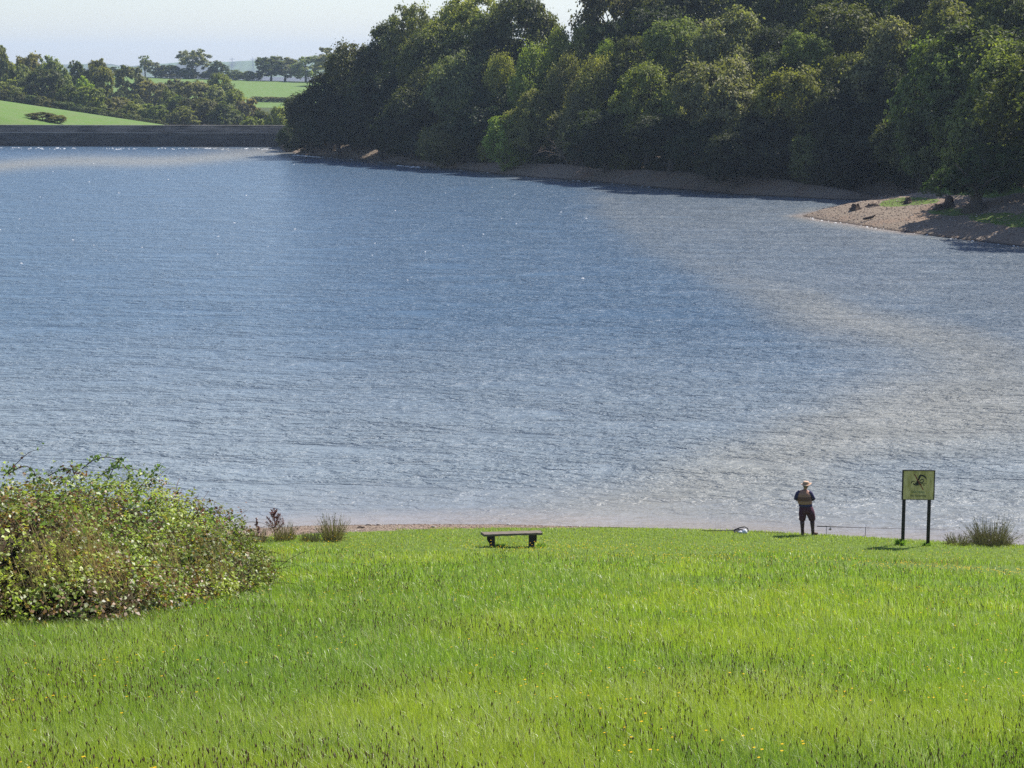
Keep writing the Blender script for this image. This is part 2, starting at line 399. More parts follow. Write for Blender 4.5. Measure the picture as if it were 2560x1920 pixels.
lit = np.where((YY > 505) & (YY < 690) & (field > 0.5), 0.75, lit)
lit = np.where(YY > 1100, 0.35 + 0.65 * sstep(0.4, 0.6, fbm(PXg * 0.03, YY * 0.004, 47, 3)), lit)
zone = np.stack([mud, lit, field], -1).reshape(-1, 3)
me = npmesh("ground", np.stack([XX, YY, Z], -1).reshape(-1, 3), gridF(len(Yr), len(U)), M_ground, {"zone": zone}, smooth=True)
tag(link("ground", me), kind='structure')

# ------------------------------------------------------------------ water
yr = np.concatenate([np.arange(56, 130, 0.6), np.arange(130, 403, 1.2)])
ux = np.linspace(-1, 1, 420); wd = 30 + 0.5 * yr
WX = ux[None, :] * wd[:, None]; WY = np.repeat(yr[:, None], len(ux), 1)
_, s_, sd_, _sp = terrain(WX, WY)
px_, py_ = to_px(WX, WY, 0 * WX)
dn = -s_; db = -sd_
shal = (1 - sstep(0, 2.8, dn + (fbm(WX * 0.2, WY * 0.6, 51) - 0.5) * 2.2)) * 0.5 + 0.15 * (1 - sstep(1, 9, dn + (fbm(WX * 0.15, WY * 0.4, 52) - 0.5) * 5))
shal = np.maximum(shal, 0.75 * (1 - sstep(0, 2.2, db)) * (np.hypot(WX - bankW[21][0], (WY - bankW[21][1]) * 0.5) < 14))
shal = np.clip(shal, 0, 1)
# silty water drifting off the spit: an outline on the lake's surface
siltpoly = np.array([G(*p) for p in [(1480, 470), (1530, 540), (1640, 610), (1780, 680), (1930, 790), (2020, 850), (2100, 930), (2150, 1010), (2050, 1080), (1880, 1150), (1700, 1220), (1450, 1290), (1500, 1330), (2250, 1345), (2700, 1365), (3600, 1300), (3600, 600), (2600, 600), (2000, 540), (2180, 500), (1700, 470)]])
sdist = seg_dist(WX, WY, np.vstack([siltpoly, siltpoly[:1]])); sin_ = inside(WX, WY, siltpoly)
ssd = np.where(sin_, sdist, -sdist) + (fbm(WX * 0.12, WY * 0.07, 61) - 0.5) * 5
silt = sstep(-2.5, 3.5, ssd) * (0.62 + 0.5 * (fbm(WX * 0.06, WY * 0.05, 63) - 0.5))
silt = silt * 0.42
sandp = [G(*p) for p in [(1500, 500), (1560, 560), (1650, 630), (1800, 705), (2000, 770), (2250, 830), (2440, 885), (2500, 950), (2380, 1030), (2080, 1095), (1820, 1150), (1640, 1215), (1500, 1270)]]
sd_b = seg_dist(WX, WY * 0.45, [(a, b * 0.45) for a, b in sandp]) + (fbm(WX * 0.15, WY * 0.08, 67) - 0.5) * 3.2
silt = np.maximum(silt, (0.30 + 0.42 * sstep(1700, 2300, px_) + 0.42 * sstep(950, 1080, py_) * (px_ < 2300)).clip(0, 0.58) * (1 - sstep(0.0, 9.0, sd_b)) * sstep(-4, 2.5, ssd + 1))
band = np.exp(-((py_ - 402 - (px_ - 300) * -0.045 + 5 * np.sin(px_ * 0.011)) / 15) ** 2) * sstep(1100, 700, px_)
silt = np.maximum(silt, 0.75 * band)
silt = np.maximum(silt, 0.5 * (1 - sstep(0, 7, db + (fbm(WX * 0.1, WY * 0.1, 65) - 0.5) * 5)) * (db > -5))
blue2 = np.exp(-(((py_ - 1175) / 40) ** 2)) * sstep(1950, 2250, px_)
silt = silt * (1 - 0.7 * blue2)
calm = np.clip(1 - sstep(0.0, 12, dn), 0, 1)
calm = np.maximum(calm, (1 - sstep(0, 6, db)) * 0.4)
me = npmesh("water", np.stack([WX, WY, 0 * WX], -1).reshape(-1, 3), gridF(len(yr), len(ux)), M_water,
            {"shallow": shal.ravel(), "silt": np.clip(silt, 0, 1).ravel(), "calm": calm.ravel(), "bright": (1 - sstep(2, 62, dn + (fbm(WX * 0.05, WY * 0.03, 69) - 0.5) * 22)).ravel()}, smooth=True)
tag(link("water", me), kind='structure')

# ------------------------------------------------------------------ dam
d0 = np.array(G(0, 365)); d1 = np.array(G(720, 367)); d1 = np.array([d1[0], d1[1]])
dv = (d1 - d0) / np.linalg.norm(d1 - d0); yaw = math.atan2(dv[1], dv[0])
dam = thing("dam", "long dark stone dam wall across the far end of the reservoir", "dam", (float(d1[0]), float(d1[1]), 0), None, yaw)
L0, L1 = -330, 16
b = MB(); b.box(((L0 + L1) / 2, 2.0, 0.35), (L1 - L0, 4, 4.5)); b.build("lower_wall", M_dam, dam)
b = MB(); b.box(((L0 + L1) / 2, 2.1, 2.68), (L1 - L0 + .02, 4.5, 0.16)); b.build("ledge", M_cop, dam)
b = MB(); b.box(((L0 + L1) / 2, 0.9, 3.38), (L1 - L0, 0.7, 1.24)); b.build("parapet", M_parapet, dam)
b = MB(); b.box(((L0 + L1) / 2, 0.9, 4.09), (L1 - L0 + .02, 0.95, 0.18)); b.build("coping", M_cop, dam)

# ------------------------------------------------------------------ trees
def rot_quads(cen, nrm, size, aspect, r):
    """flat leaf faces: centres (n,3), normals (n,3)"""
    n = len(cen); nrm = nrm / (np.linalg.norm(nrm, axis=1, keepdims=True) + 1e-9)
    a = r.normal(size=(n, 3)); t = np.cross(nrm, a); t /= (np.linalg.norm(t, axis=1, keepdims=True) + 1e-9)
    bt = np.cross(nrm, t); s = size[:, None] * 0.5; w = s * aspect
    cup = nrm * s * 0.35
    V = np.stack([cen - t * s, cen + bt * w + cup, cen + t * s, cen - bt * w + cup], 1).reshape(-1, 3)
    F = np.arange(n * 4).reshape(n, 4)
    return V, F
def crown(seed, lobes, leaf, n_leaf, clump_r=0.55, up=0.35, wispy=0.0, rand=1.0):
    r = np.random.default_rng(seed)
    lobes = np.array(lobes)                       # x y z r  in a 10 m wide, 10 m tall crown
    area = lobes[:, 3] ** 2; per = int(n_leaf / 55)
    cid = r.choice(len(lobes), size=per * 3, p=area / area.sum())
    d = r.normal(size=(per * 3, 3)); d /= np.linalg.norm(d, axis=1, keepdims=True)
    rad = lobes[cid, 3] * (0.80 + 0.26 * r.random(per * 3))
    c = lobes[cid, :3] + d * rad[:, None] * np.array([1, 1, 0.88])
    keep = np.ones(len(c), bool)
    for k, L in enumerate(lobes):
        keep &= ~((np.linalg.norm((c - L[:3]), axis=1) < L[3] * 0.74) & (cid != k))
    keep &= r.random(len(c)) < (0.55 + 0.45 * (d[:, 2] > -0.45))
    c = c[keep][:per]; d = d[keep][:per]
    k = n_leaf // len(c)
    cr = clump_r * (0.55 + 0.75 * r.random(len(c)))
    off = r.normal(size=(len(c), k, 3)) * cr[:, None, None] * np.array([0.62, 0.62, 0.42 + wispy])
    off = off + d[:, None, :] * 0.1
    P = (c[:, None, :] + off).reshape(-1, 3); D = np.repeat(d, k, 0)
    nr = D * 0.8 + r.normal(size=D.shape) * 0.5 * rand + np.array([0, 0, up])
    sz = leaf * (0.55 + 0.8 * r.random(len(P)))
    V, F = rot_quads(P, nr, sz, 0.62, r)
    tint = np.clip(np.repeat(r.normal(0.5, 0.2, len(c)), k) + r.normal(0, 0.2, len(P)), 0, 1)
    return npmesh("crown", V, F, M_leaf, {"tint": np.repeat(tint, 4)})
def mklobes(seed, n, shape='round'):
    r = np.random.default_rng(seed); L = []
    if shape == 'round':
        L.append((0, 0, 5.6, 3.3))
        for i in range(n):
            a = 2 * PI * (i / n) + r.random() * 0.8; e = r.random() ** 0.8
            zz = 2.4 + 5.6 * e; rr = 3.15 * math.sqrt(max(0.05, 1 - ((zz - 4.4) / 5.6) ** 2))
            R = 1.5 + 1.0 * r.random()
            L.append((math.cos(a) * rr, math.sin(a) * rr, zz, R))
        L.append((0.4, 0.2, 8.1, 1.75))
    elif shape == 'tall':
        for i in range(n):
            a = r.random() * 2 * PI; e = i / (n - 1); zz = 1.6 + 6.2 * e * (0.75 + 0.25 * r.random())
            rr = (3.4 - 1.5 * e) * (0.35 + 0.65 * r.random())
            L.append((math.cos(a) * rr, math.sin(a) * rr, zz, 0.9 + 1.1 * r.random()))
        L.append((0, 0, 4.2, 2.4)); L.append((r.uniform(-1, 1), 0, 8.0, 1.5))
    elif shape == 'bush':
        for i in range(n):
            a = r.random() * 2 * PI; rr = 3.3 * math.sqrt(r.random()); zz = 2.0 + 5.5 * (1 - (rr / 4.2) ** 2) * (0.5 + 0.5 * r.random())
            L.append((math.cos(a) * rr, math.sin(a) * rr, zz, 1.5 + 1.1 * r.random()))
        L.append((0, 0, 3, 3.2))
    elif shape == 'open':
        for i in range(n):
            a = 2 * PI * i / n * 2.4; e = (i + 0.5) / n; zz = 4.2 + 4.6 * e
            rr = 3.6 * math.sqrt(max(0.02, 1 - ((zz - 5) / 4.6) ** 2)) * (0.75 + .25 * r.random())
            L.append((math.cos(a) * rr, math.sin(a) * rr, zz, 0.95 + 0.5 * r.random()))
    return L
def trunk(seed, lobes, base_r=0.35, twigs=0):
    rnd = random.Random(seed); b = MB()
    top = Vector((0, 0, 6.5))
    b.tube([(0, 0, -0.9), (0, 0, 0), (0.08, 0.05, 1.6), (0.1, -0.1, 3.4), (0.15, 0, 5.2), top], [base_r * 1.5, base_r * 1.25, base_r, base_r * 0.8, base_r * 0.5, base_r * 0.2], 7)
    for i, L in enumerate(lobes):
        z0 = min(1.8 + rnd.random() * 3.2, L[2] * 0.75); e = Vector(L[:3]); s = Vector((0.1, 0, z0)); mid = s.lerp(e, 0.5) + Vector((rnd.uniform(-.4, .4), rnd.uniform(-.4, .4), 0.35))
        b.tube([s, mid, e, e + (e - s).normalized() * L[3] * 0.7], [base_r * 0.42, base_r * 0.28, base_r * 0.16, 0.03], 5)
    me = bpy.data.meshes.new("trunk"); me.from_pydata(b.v, [], b.f); me.materials.append(M_bark); me.update(); return me
PROTO = {}
def proto(key):
    if key not in PROTO:
        kind, i, lod = key; sd = hash((len(kind), i)) % 1000 + ord(kind[0]) * 7 + i * 31
        nl = {'near': 26000, 'far': 9000}[lod]; lf = {'near': 0.30, 'far': 0.58}[lod]
        if kind == 'oak': L = mklobes(sd, 8); cm = crown(sd, L, lf, nl)
        elif kind == 'willow': L = mklobes(sd, 16, 'tall'); cm = crown(sd, L, lf * 0.85, int(nl * 1.15), 0.5, 0.1, 0.45, 0.8)
        elif kind == 'bush': L = mklobes(sd, 12, 'bush'); cm = crown(sd, L, lf * 1.1, int(nl * 0.8), 0.6)
        elif kind == 'open': L = mklobes(sd, 15, 'open'); cm = crown(sd, L, lf * 0.9, int(nl * 0.55), 0.45)
        PROTO[key] = (cm, trunk(sd, L, 0.36 if kind != 'bush' else 0.16))
    return PROTO[key]
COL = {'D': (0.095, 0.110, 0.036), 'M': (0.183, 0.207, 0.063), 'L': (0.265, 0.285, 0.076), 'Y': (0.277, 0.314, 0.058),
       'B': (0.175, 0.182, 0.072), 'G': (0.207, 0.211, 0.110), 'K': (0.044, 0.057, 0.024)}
TR = random.Random(11); tcount = 0
def tree(X, Y, top_z, halfw, kind, col, label, cat='tree', group=None, lod='near', minh=2.0, name=None, base=None, sink=0.0):
    """a tree standing on the ground at X, Y whose top reaches top_z and whose crown is 2*halfw metres wide"""
    global tcount; tcount += 1
    z = (tz(X, Y) if base is None else base) - sink; h = max(minh, top_z - z)
    cm, tm = proto((kind, tcount % {'oak': 5, 'willow': 3, 'bush': 3, 'open': 2}[kind], lod))
    nm = name or {'oak': 'broadleaf_tree', 'willow': 'willow_tree', 'bush': 'shrub', 'open': 'open_crowned_tree'}[kind]
    o = thing(nm, label, cat, (X, Y, z), group, TR.uniform(0, 6.28))
    s = halfw * (1.3 if lod == 'near' else 1.12) / 4.6; sy_ = s * TR.uniform(0.9, 1.1); hc = min(h / 9.7, s * (1.8 if lod == 'far' else 1.35 if kind != 'willow' else 1.6))
    c = link("crown", cm, o, (0, 0, h - 9.7 * hc)); c.scale = (s, sy_, hc)
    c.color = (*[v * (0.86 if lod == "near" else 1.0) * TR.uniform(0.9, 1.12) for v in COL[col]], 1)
    t = link("trunk", tm, o); t.scale = (s, sy_, h / 9.7)
    return o
bpx = np.array(bank_px[:18])
def wood(cx, top, hw, back, kind, col, label, group=None, cat='tree', lod='near', ov=1.1573):
    cx, top, hw = cx * ov, top * ov, hw * ov
    sy = float(np.interp(cx, bpx[:, 0], bpx[:, 1])); Ys = G(cx, sy)[1]
    if cx > 2130: Ys = float(np.interp(cx, [2130, 2600], [G(2130, 500)[1], 205]))
    Y = Ys + back; X, _, zt = at(cx, top, Y)
    return tree(X, Y, zt, hw * Y / FPX, kind, col, label, cat, group, lod)
W = [  # x, top, half width (in a 2212 px wide view), metres behind the bank, kind, colour, label
 (712, 160, 66, 6, 'oak', 'K', "dark broad oak leaning over the water at the right end of the dam"),
 (672, 225, 34, 3, 'oak', 'D', "low dark tree whose branches hang over the end of the dam wall"),
 (628, 262, 22, 2, 'bush', 'K', "small dark shrub at the very end of the dam wall beside the waterline", None, 'shrub'),  # added shrub, darkens the sunlit mud at the dam end
 (655, 262, 26, 4, 'bush', 'K', "dark shrub just right of the dam's end, under the leaning oak", None, 'shrub'),  # added shrub, covers a sunlit patch beside the dam end
 (785, 102, 62, 14, 'oak', 'D', "dark tree stepping up behind the oak at the dam end, on the skyline slope"),
 (835, 55, 62, 22, 'oak', 'D', "dark skyline tree halfway up the left slope of the wood"),
 (905, 8, 66, 30, 'open', 'B', "brownish open crowned tree at the left shoulder of the wooded hilltop"),
 (1000, 0, 62, 34, 'oak', 'L', "yellow green tree on the hilltop with gaps of sky under its crown"),
 (1110, -6, 80, 34, 'oak', 'D', "large dark domed tree at the right end of the first hilltop"),
 (1060, 30, 40, 31, 'open', 'D', "thin crowned tree between the yellow green and the dark domed hilltop trees"),
 (893, 93, 34, 17, 'willow', 'M', "small brighter green tree set in the dark slope under the brownish hilltop tree"),
 (1205, 62, 48, 28, 'willow', 'L', "pale green shrubby tree just right of the dark domed hilltop tree"),
 (1262, 62, 50, 30, 'willow', 'M', "feathery green tree on the low saddle between the two high woods"),
 (1315, 92, 40, 26, 'willow', 'L', "pale feathery tree at the right end of the saddle, under the tall dark wood"),
 (1008, 116, 56, 15, 'oak', 'G', "grey green domed tree in mid slope below the yellow green hilltop tree"),
 (1085, 122, 50, 14, 'willow', 'L', "light green willow in mid slope right of the grey green dome"),
 (1156, 100, 52, 18, 'willow', 'L', "tall light green willow below the right side of the dark hilltop dome"),
 (1225, 120, 48, 17, 'willow', 'M', "mid green willow in the centre of the pale willow patch"),
 (1280, 128, 56, 15, 'willow', 'L', "pale willow at the right of the willow patch, below the saddle"),
 (1262, 180, 56, 8, 'willow', 'B', "olive brown willow above the fallen branches on the bank"),
 (1157, 200, 52, 6, 'oak', 'M', "mid green rounded tree low on the slope left of the olive brown willow"),
 (1099, 240, 44, 3, 'bush', 'Y', "bright yellow green shrub above the waterline at the middle of the far bank", ),
 (1003, 222, 38, 4, 'willow', 'B', "olive shrub with an upright top low on the bank, left of the yellow green one"),
 (960, 252, 40, 1, 'bush', 'B', "rounded olive shrub standing furthest forward on the bank, beside a pale mud patch"),
 (908, 200, 34, 8, 'willow', 'G', "grey leaved tree low in the dark slope left of the olive shrubs"),
 (760, 178, 58, 7, 'oak', 'K', "very dark tree low on the slope, second from the dam end"),
 (840, 160, 62, 9, 'oak', 'K', "very dark tree low on the slope under the small brighter green tree"),
 (930, 150, 60, 12, 'oak', 'D', "dark tree in mid slope left of the grey green dome"),
 (870, 120, 55, 17, 'oak', 'D', "dark tree in mid slope below the brownish hilltop tree"),
 (950, 80, 60, 24, 'oak', 'D', "dark tree directly below the yellow green hilltop tree"),
 (1060, 85, 60, 24, 'oak', 'K', "dark tree directly below the large dark hilltop dome"),
 (1365, -45, 82, 46, 'oak', 'D', "tall dark tree at the left edge of the high right hand wood, against the sky"),
 (1330, 50, 45, 34, 'oak', 'K', "dark low limbed tree under the left edge of the high right hand wood"),
 (1375, 78, 62, 26, 'oak', 'D', "dark green tree in the second row just right of the saddle"),
 (1470, 46, 48, 28, 'oak', 'M', "narrow mid green crown left of the big sunlit dome in the high wood"),
 (1586, 28, 84, 28, 'oak', 'G', "big sunlit dome shaped crown high in the wood, left of centre of the dark slope"),
 (1400, 140, 60, 13, 'oak', 'M', "green tree low on the slope between the willows and the broad pale crown"),
 (1348, 205, 45, 7, 'bush', 'M', "leafy green shrub at the foot of the wood right of the olive brown willow"),
 (1490, 175, 46, 10, 'oak', 'M', "mid green crown forming the left shoulder of the broad pale tree"),
 (1570, 134, 84, 12, 'oak', 'G', "broad pale green tree low in the wood, below the big sunlit dome"),
 (1640, 200, 44, 8, 'willow', 'G', "slim grey green tree at the right side of the broad pale tree"),
 (1735, 150, 70, 10, 'oak', 'M', "bright rimmed green tree right of the broad pale tree, low in the wood"),
 (1745, 78, 40, 24, 'oak', 'M', "small green crown alone in the dark middle of the high wood"),
 (1655, 120, 50, 20, 'oak', 'D', "dark tree behind and between the broad pale and bright rimmed trees"),
 (1830, 16, 84, 34, 'oak', 'D', "dark many lobed crown near the photo's top, right of centre of the high wood"),
 (1935, 50, 78, 20, 'oak', 'G', "grey green spreading crown left of the huge yellowish tree on the right"),
 (1850, 120, 60, 16, 'oak', 'D', "dark tree in the hollow below the many lobed crown"),
 (1880, 225, 66, 8, 'oak', 'K', "very dark tree over the start of the gravel spit"),
 (1745, 282, 40, 2, 'bush', 'M', "small green leaved shrub catching light at the foot of the dark slope"),
 (1800, 290, 50, 4, 'bush', 'K', "dark shrub at the foot of the wood above the left end of the spit"),
 (2040, 4, 84, 26, 'oak', 'M', "green crown at the top of the frame above the huge yellowish tree"),
 (2075, 84, 100, 6, 'oak', 'M', "huge yellowish green tree at the right, above the gravel spit"),
 (2185, 100, 90, 2, 'oak', 'M', "tall green tree cut by the right edge of the photo"),
 (2150, 30, 70, 16, 'oak', 'M', "green crown between the huge yellowish tree and the top right corner"),
 (2215, -30, 70, 20, 'oak', 'D', "dark tree filling the top right corner"),
 (1995, 190, 66, 5, 'oak', 'D', "dark green tree low at the left side of the huge yellowish tree"),
 (2190, 255, 60, -4, 'oak', 'K', "dark tree with low branches at the right edge above the spit"),
 (2150, 330, 40, -5, 'bush', 'L', "small bright leaved tree in front of the dark trees at the right edge"),
]
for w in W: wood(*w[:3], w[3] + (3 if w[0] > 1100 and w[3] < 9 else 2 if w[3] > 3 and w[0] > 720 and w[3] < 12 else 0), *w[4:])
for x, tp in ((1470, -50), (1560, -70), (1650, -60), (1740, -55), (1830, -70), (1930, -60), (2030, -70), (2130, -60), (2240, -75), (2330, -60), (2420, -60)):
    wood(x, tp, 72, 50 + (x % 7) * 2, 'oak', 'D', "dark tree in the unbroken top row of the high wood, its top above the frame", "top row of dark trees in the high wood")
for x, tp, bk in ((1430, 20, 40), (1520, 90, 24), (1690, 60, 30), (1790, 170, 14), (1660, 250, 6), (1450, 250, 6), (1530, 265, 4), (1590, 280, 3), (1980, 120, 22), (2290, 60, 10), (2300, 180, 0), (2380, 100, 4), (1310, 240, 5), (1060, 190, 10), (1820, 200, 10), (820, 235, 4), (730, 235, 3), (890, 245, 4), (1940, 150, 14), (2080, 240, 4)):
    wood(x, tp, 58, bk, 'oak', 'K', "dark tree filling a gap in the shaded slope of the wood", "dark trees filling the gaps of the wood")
for (x, Yq, zt_q, hw_q, lab) in ((2700, 196, 17, 6.0, "tree beyond the right edge whose boughs shade the end of the spit"), (2640, 212, 19, 6.5, "tall dark tree just outside the right edge behind the spit"), (2830, 182, 17, 6.5, "tree standing further right outside the photo by the spit"), (2480, 222, 19, 6.0, "tall dark tree behind the flared old trunk on the spit")):
    tree(xat(x, Yq), Yq, zt_q, hw_q, 'oak', 'D', lab)
r_ = random.Random(5)
for i in range(46):
    x = 640 + i * 34 + r_.uniform(-8, 8)
    if 1330 < x < 1400 and False: continue
    sy = float(np.interp(x * 1.1573, bpx[:, 0], bpx[:, 1]))
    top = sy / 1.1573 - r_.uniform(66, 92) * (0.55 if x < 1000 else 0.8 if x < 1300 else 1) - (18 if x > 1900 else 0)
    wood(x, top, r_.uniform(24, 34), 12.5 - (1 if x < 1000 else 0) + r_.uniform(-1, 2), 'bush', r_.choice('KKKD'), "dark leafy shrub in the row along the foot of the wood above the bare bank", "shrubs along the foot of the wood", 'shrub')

# ---- trees beyond the dam: pixel of the photo's left strip, scale 2.572
def fart(cx, top, hw, Y, kind, col, label, cat='tree', group=None):
    k = 2.572; X, _, zt = at(cx / k, top / k, Y)
    return tree(X, Y, zt, hw / k * Y / FPX, kind, col, label, cat, group, 'far')
FT = [
 (-15, 295, 45, 600, 'oak', 'M', "tall tree cut by the left edge of the photo, above the valley wood"),
 (45, 375, 85, 600, 'oak', 'M', "green tree at the left end of the far wood's top line"),
 (195, 352, 90, 600, 'oak', 'B', "highest rounded crown in the left part of the far wood"),
 (330, 378, 88, 590, 'oak', 'G', "grey green crown right of the highest crown of the far wood"),
 (110, 425, 95, 570, 'oak', 'M', "broad crown in the middle left of the far wood"),
 (270, 455, 110, 555, 'oak', 'D', "dark broad crown in the middle of the far wood above the sloping field"),
 (400, 430, 64, 575, 'oak', 'M', "green crown at the right shoulder of the far wood"),
 (45, 515, 75, 540, 'oak', 'M', "lower tree at the left edge just above the sloping field"),
 (492, 398, 46, 640, 'oak', 'D', "small dark crown between the far wood and the pointed tree"),
 (603, 388, 66, 610, 'oak', 'B', "tall pointed tree at the right end of the far wood's top line"),
 (655, 440, 60, 600, 'oak', 'M', "green tree on the right flank of the tall pointed tree"),
 (530, 500, 66, 560, 'oak', 'Y', "bright green tree at the front of the far wood, right of its centre"),
 (570, 560, 90, 540, 'oak', 'M', "broad green tree over the middle of the sloping field's edge"),
 (450, 560, 80, 545, 'oak', 'D', "dark tree just behind the sloping field's edge, left of the broad green one"),
 (860, 430, 98, 650, 'oak', 'B', "large rounded tree standing in front of the bright far meadow"),
 (765, 565, 34, 640, 'bush', 'D', "small dark bush at the foot of the bright meadow, left of the large rounded tree"),
 (700, 565, 40, 640, 'bush', 'D', "small dark tree between the far wood and the bright meadow"),
 (960, 525, 80, 620, 'oak', 'G', "grey green tree at the lower edge of the bright meadow"),
 (1115, 492, 86, 640, 'bush', 'B', "wide low brownish crown in front of the bright meadow"),
 (1420, 478, 92, 640, 'oak', 'M', "domed tree cutting into the bright meadow, right of its middle"),
 (1260, 530, 110, 610, 'oak', 'B', "brownish tree in the middle of the far thicket"),
 (1080, 570, 55, 600, 'oak', 'M', "light green tree in the thicket below the wide low brownish crown"),
 (1150, 620, 90, 570, 'oak', 'D', "dark tree low in the thicket behind the dam"),
 (1390, 560, 90, 590, 'oak', 'G', "grey tree in the thicket below the domed tree"),
 (1510, 585, 95, 570, 'oak', 'M', "broad tree at the right of the thicket behind the dam"),
 (1290, 640, 110, 550, 'oak', 'D', "dark broad tree directly above the dam at the thicket's middle"),
 (1450, 660, 95, 545, 'oak', 'D', "dark tree above the dam right of the thicket's middle"),
 (1590, 640, 70, 560, 'oak', 'G', "grey green tree at the right end of the thicket above the dam"),
 (1170, 690, 80, 540, 'oak', 'M', "green tree above the dam where the sloping field ends"),
 (860, 595, 60, 590, 'bush', 'B', "brownish bush below the large rounded tree"),
 (740, 630, 80, 560, 'oak', 'B', "olive tree over the lower part of the sloping field's edge"),
 (860, 660, 90, 545, 'oak', 'M', "green tree over the last third of the sloping field's edge"),
 (980, 670, 70, 540, 'oak', 'M', "paler green tree beside the end of the sloping field"),
 (640, 620, 70, 550, 'oak', 'D', "dark tree over the middle third of the sloping field's edge"),
 (1690, 690, 70, 520, 'bush', 'D', "dark bush above the dam near its right end"),
 (1770, 690, 72, 500, 'willow', 'Y', "yellowish willow above the right end of the dam"),
 (1620, 740, 60, 500, 'bush', 'M', "green bush above the dam left of the yellowish willow"),
 (715, 430, 42, 940, 'oak', 'D', "round dark tree at the left end of the skyline hedge"),
 (930, 355, 44, 950, 'open', 'G', "thin ragged skyline tree left of the tallest one"),
 (995, 400, 56, 948, 'oak', 'G', "rounded skyline tree beside the thin ragged one"),
 (1090, 420, 52, 946, 'oak', 'D', "low dark skyline tree left of the tallest one"),
 (1236, 314, 98, 950, 'open', 'G', "tallest skyline tree, open and domed, above the bright meadow"),
 (1200, 430, 60, 945, 'bush', 'D', "bushy growth under the left side of the tallest skyline tree"),
 (1400, 394, 52, 948, 'oak', 'D', "dark rounded skyline tree right of the tallest one"),
 (1330, 455, 40, 944, 'bush', 'D', "low bush between the tallest and the dark rounded skyline trees"),
 (1508, 443, 52, 944, 'bush', 'B', "low brownish bush on the skyline hedge"),
 (1600, 450, 36, 944, 'bush', 'M', "small pale bush left of the wide skyline clump"),
 (1740, 364, 80, 948, 'oak', 'D', "left and larger tree of the wide domed skyline clump"),
 (1830, 372, 76, 952, 'oak', 'G', "middle tree of the wide domed skyline clump"),
 (1965, 364, 84, 945, 'oak', 'G', "right tree of the wide domed skyline clump"),
 (2165, 302, 128, 900, 'open', 'M', "airy pale crowned tree on the skyline next to the dark wood"),
]
for f in FT: fart(*f)
for x in range(1030, 1660, 62): fart(x, 462 + (x % 5) * 4, 40, 955, 'bush', 'D', "low stretch bush in the hedge along the top of the bright meadow", 'shrub', "hedge bushes on the skyline")
for x in range(1640, 1900, 36): fart(x, 628 + (x % 3) * 5, 28, 745, 'bush', 'B', "brown hedge bush along the lower edge of the bright meadow", 'shrub', "brown hedge below the bright meadow")
for i, x in enumerate(range(10, 1060, 62)): fart(x, 560 + i * 13, 56, 530, 'bush', 'D', "dark undergrowth bush behind the crest of the sloping field", 'shrub', "undergrowth behind the sloping field")
fart(270, 718, 82, 446, 'bush', 'D', "lone dark bush on the sloping green field just above the dam", 'shrub')
fart(370, 768, 60, 444, 'bush', 'B', "low brown bush beside the lone dark bush above the dam", 'shrub')

# two faint pylons on the far ridge
for i, x in enumerate((580, 632)):
    X, Y, z = at(x, 143, 3800); z0 = -8
    b = MB(); H = z - z0
    for sx in (-1, 1):
        for sy in (-1, 1):
            b.tube([(sx * 4, sy * 4, 0), (sx * 1, sy * 1, H * 0.7), (0, 0, H)], [0.35, 0.3, 0.25], 4)
    for q in (0.68, 0.8, 0.92): b.box((0, 0, H * q), (13 - 8 * (q - .68), 0.6, 0.6))
    for q in range(8):
        z1 = H * 0.7 * q / 8; w1_ = 4 - 3 * q / 8
        b.tube([(-w1_, -w1_, z1), (w1_ - .35, -w1_ + .35, z1 + H * 0.7 / 8)], 0.2, 4)
    py = b.build("pylon", simple("pylon_steel%d" % i, (0.3, 0.31, 0.32), 0.5))
    py.location = (X, Y, z0); tag(py, "faint electricity pylon on the distant ridge, the %s of two" % ("left one" if i == 0 else "right one"), "pylon", "pylons on the far ridge")

# ------------------------------------------------------------------ meadow grass
g = np.random.default_rng(21)
Yt = np.linspace(7, 66, 1200); zt_ = near_z(Yt * 0, Yt)[0]; pyt = to_px(Yt * 0, Yt, zt_)[1]
o_ = np.argsort(pyt)
def meadow_points(n, py0=1316, py1=2060, margin=420, bias=1.0):
    py = py0 + (py1 - py0) * g.random(n) ** bias
    Y = np.interp(py, pyt[o_], Yt[o_]) + g.normal(0, 0.15, n)
    X = (g.uniform(-margin, 2560 + margin, n) - 1280) / FPX * np.hypot(Y, 3)
    s = shoreY(X) - Y
    ok = s > np.interp(X, [-14, -7, -3.6, 0, 3, 7, 16], [3.0, 3.0, 2.3, 1.5, 0.5, 0.2, 0.3]) * (0.8 + 0.5 * vnoise(X * 2, Y * 2, 71))
    X, Y, s = X[ok], Y[ok], s[ok]
    return X, Y, near_z(X, Y)[0], s
def blades(X, Y, Z, h, w, lean, col, bend=0.35):
    n = len(X); a = g.random(n) * 2 * PI
    la = g.normal(2.6, 1.5, n)                                   # the wind presses them one way
    lx, ly = np.cos(la) * lean * h, np.sin(la) * lean * h
    wx, wy = np.cos(a) * w / 2, np.sin(a) * w / 2
    z0 = Z - 0.02
    V = np.stack([np.stack([X - wx, Y - wy, z0], 1), np.stack([X + wx, Y + wy, z0], 1),
                  np.stack([X + wx * .8 + lx * bend, Y + wy * .8 + ly * bend, Z + h * 0.55], 1), np.stack([X - wx * .8 + lx * bend, Y - wy * .8 + ly * bend, Z + h * 0.55], 1),
                  np.stack([X + lx, Y + ly, Z + h * np.sqrt(np.clip(1 - (lean * 0.75) ** 2, 0.2, 1))], 1)], 1).reshape(-1, 3)
    b = np.arange(n)[:, None] * 5
    return V, [b + np.array([[0, 1, 2, 3]]), b + np.array([[3, 2, 4]])], np.repeat(col, 5, 0)
X, Y, Zg, s = meadow_points(760000)
n = len(X)
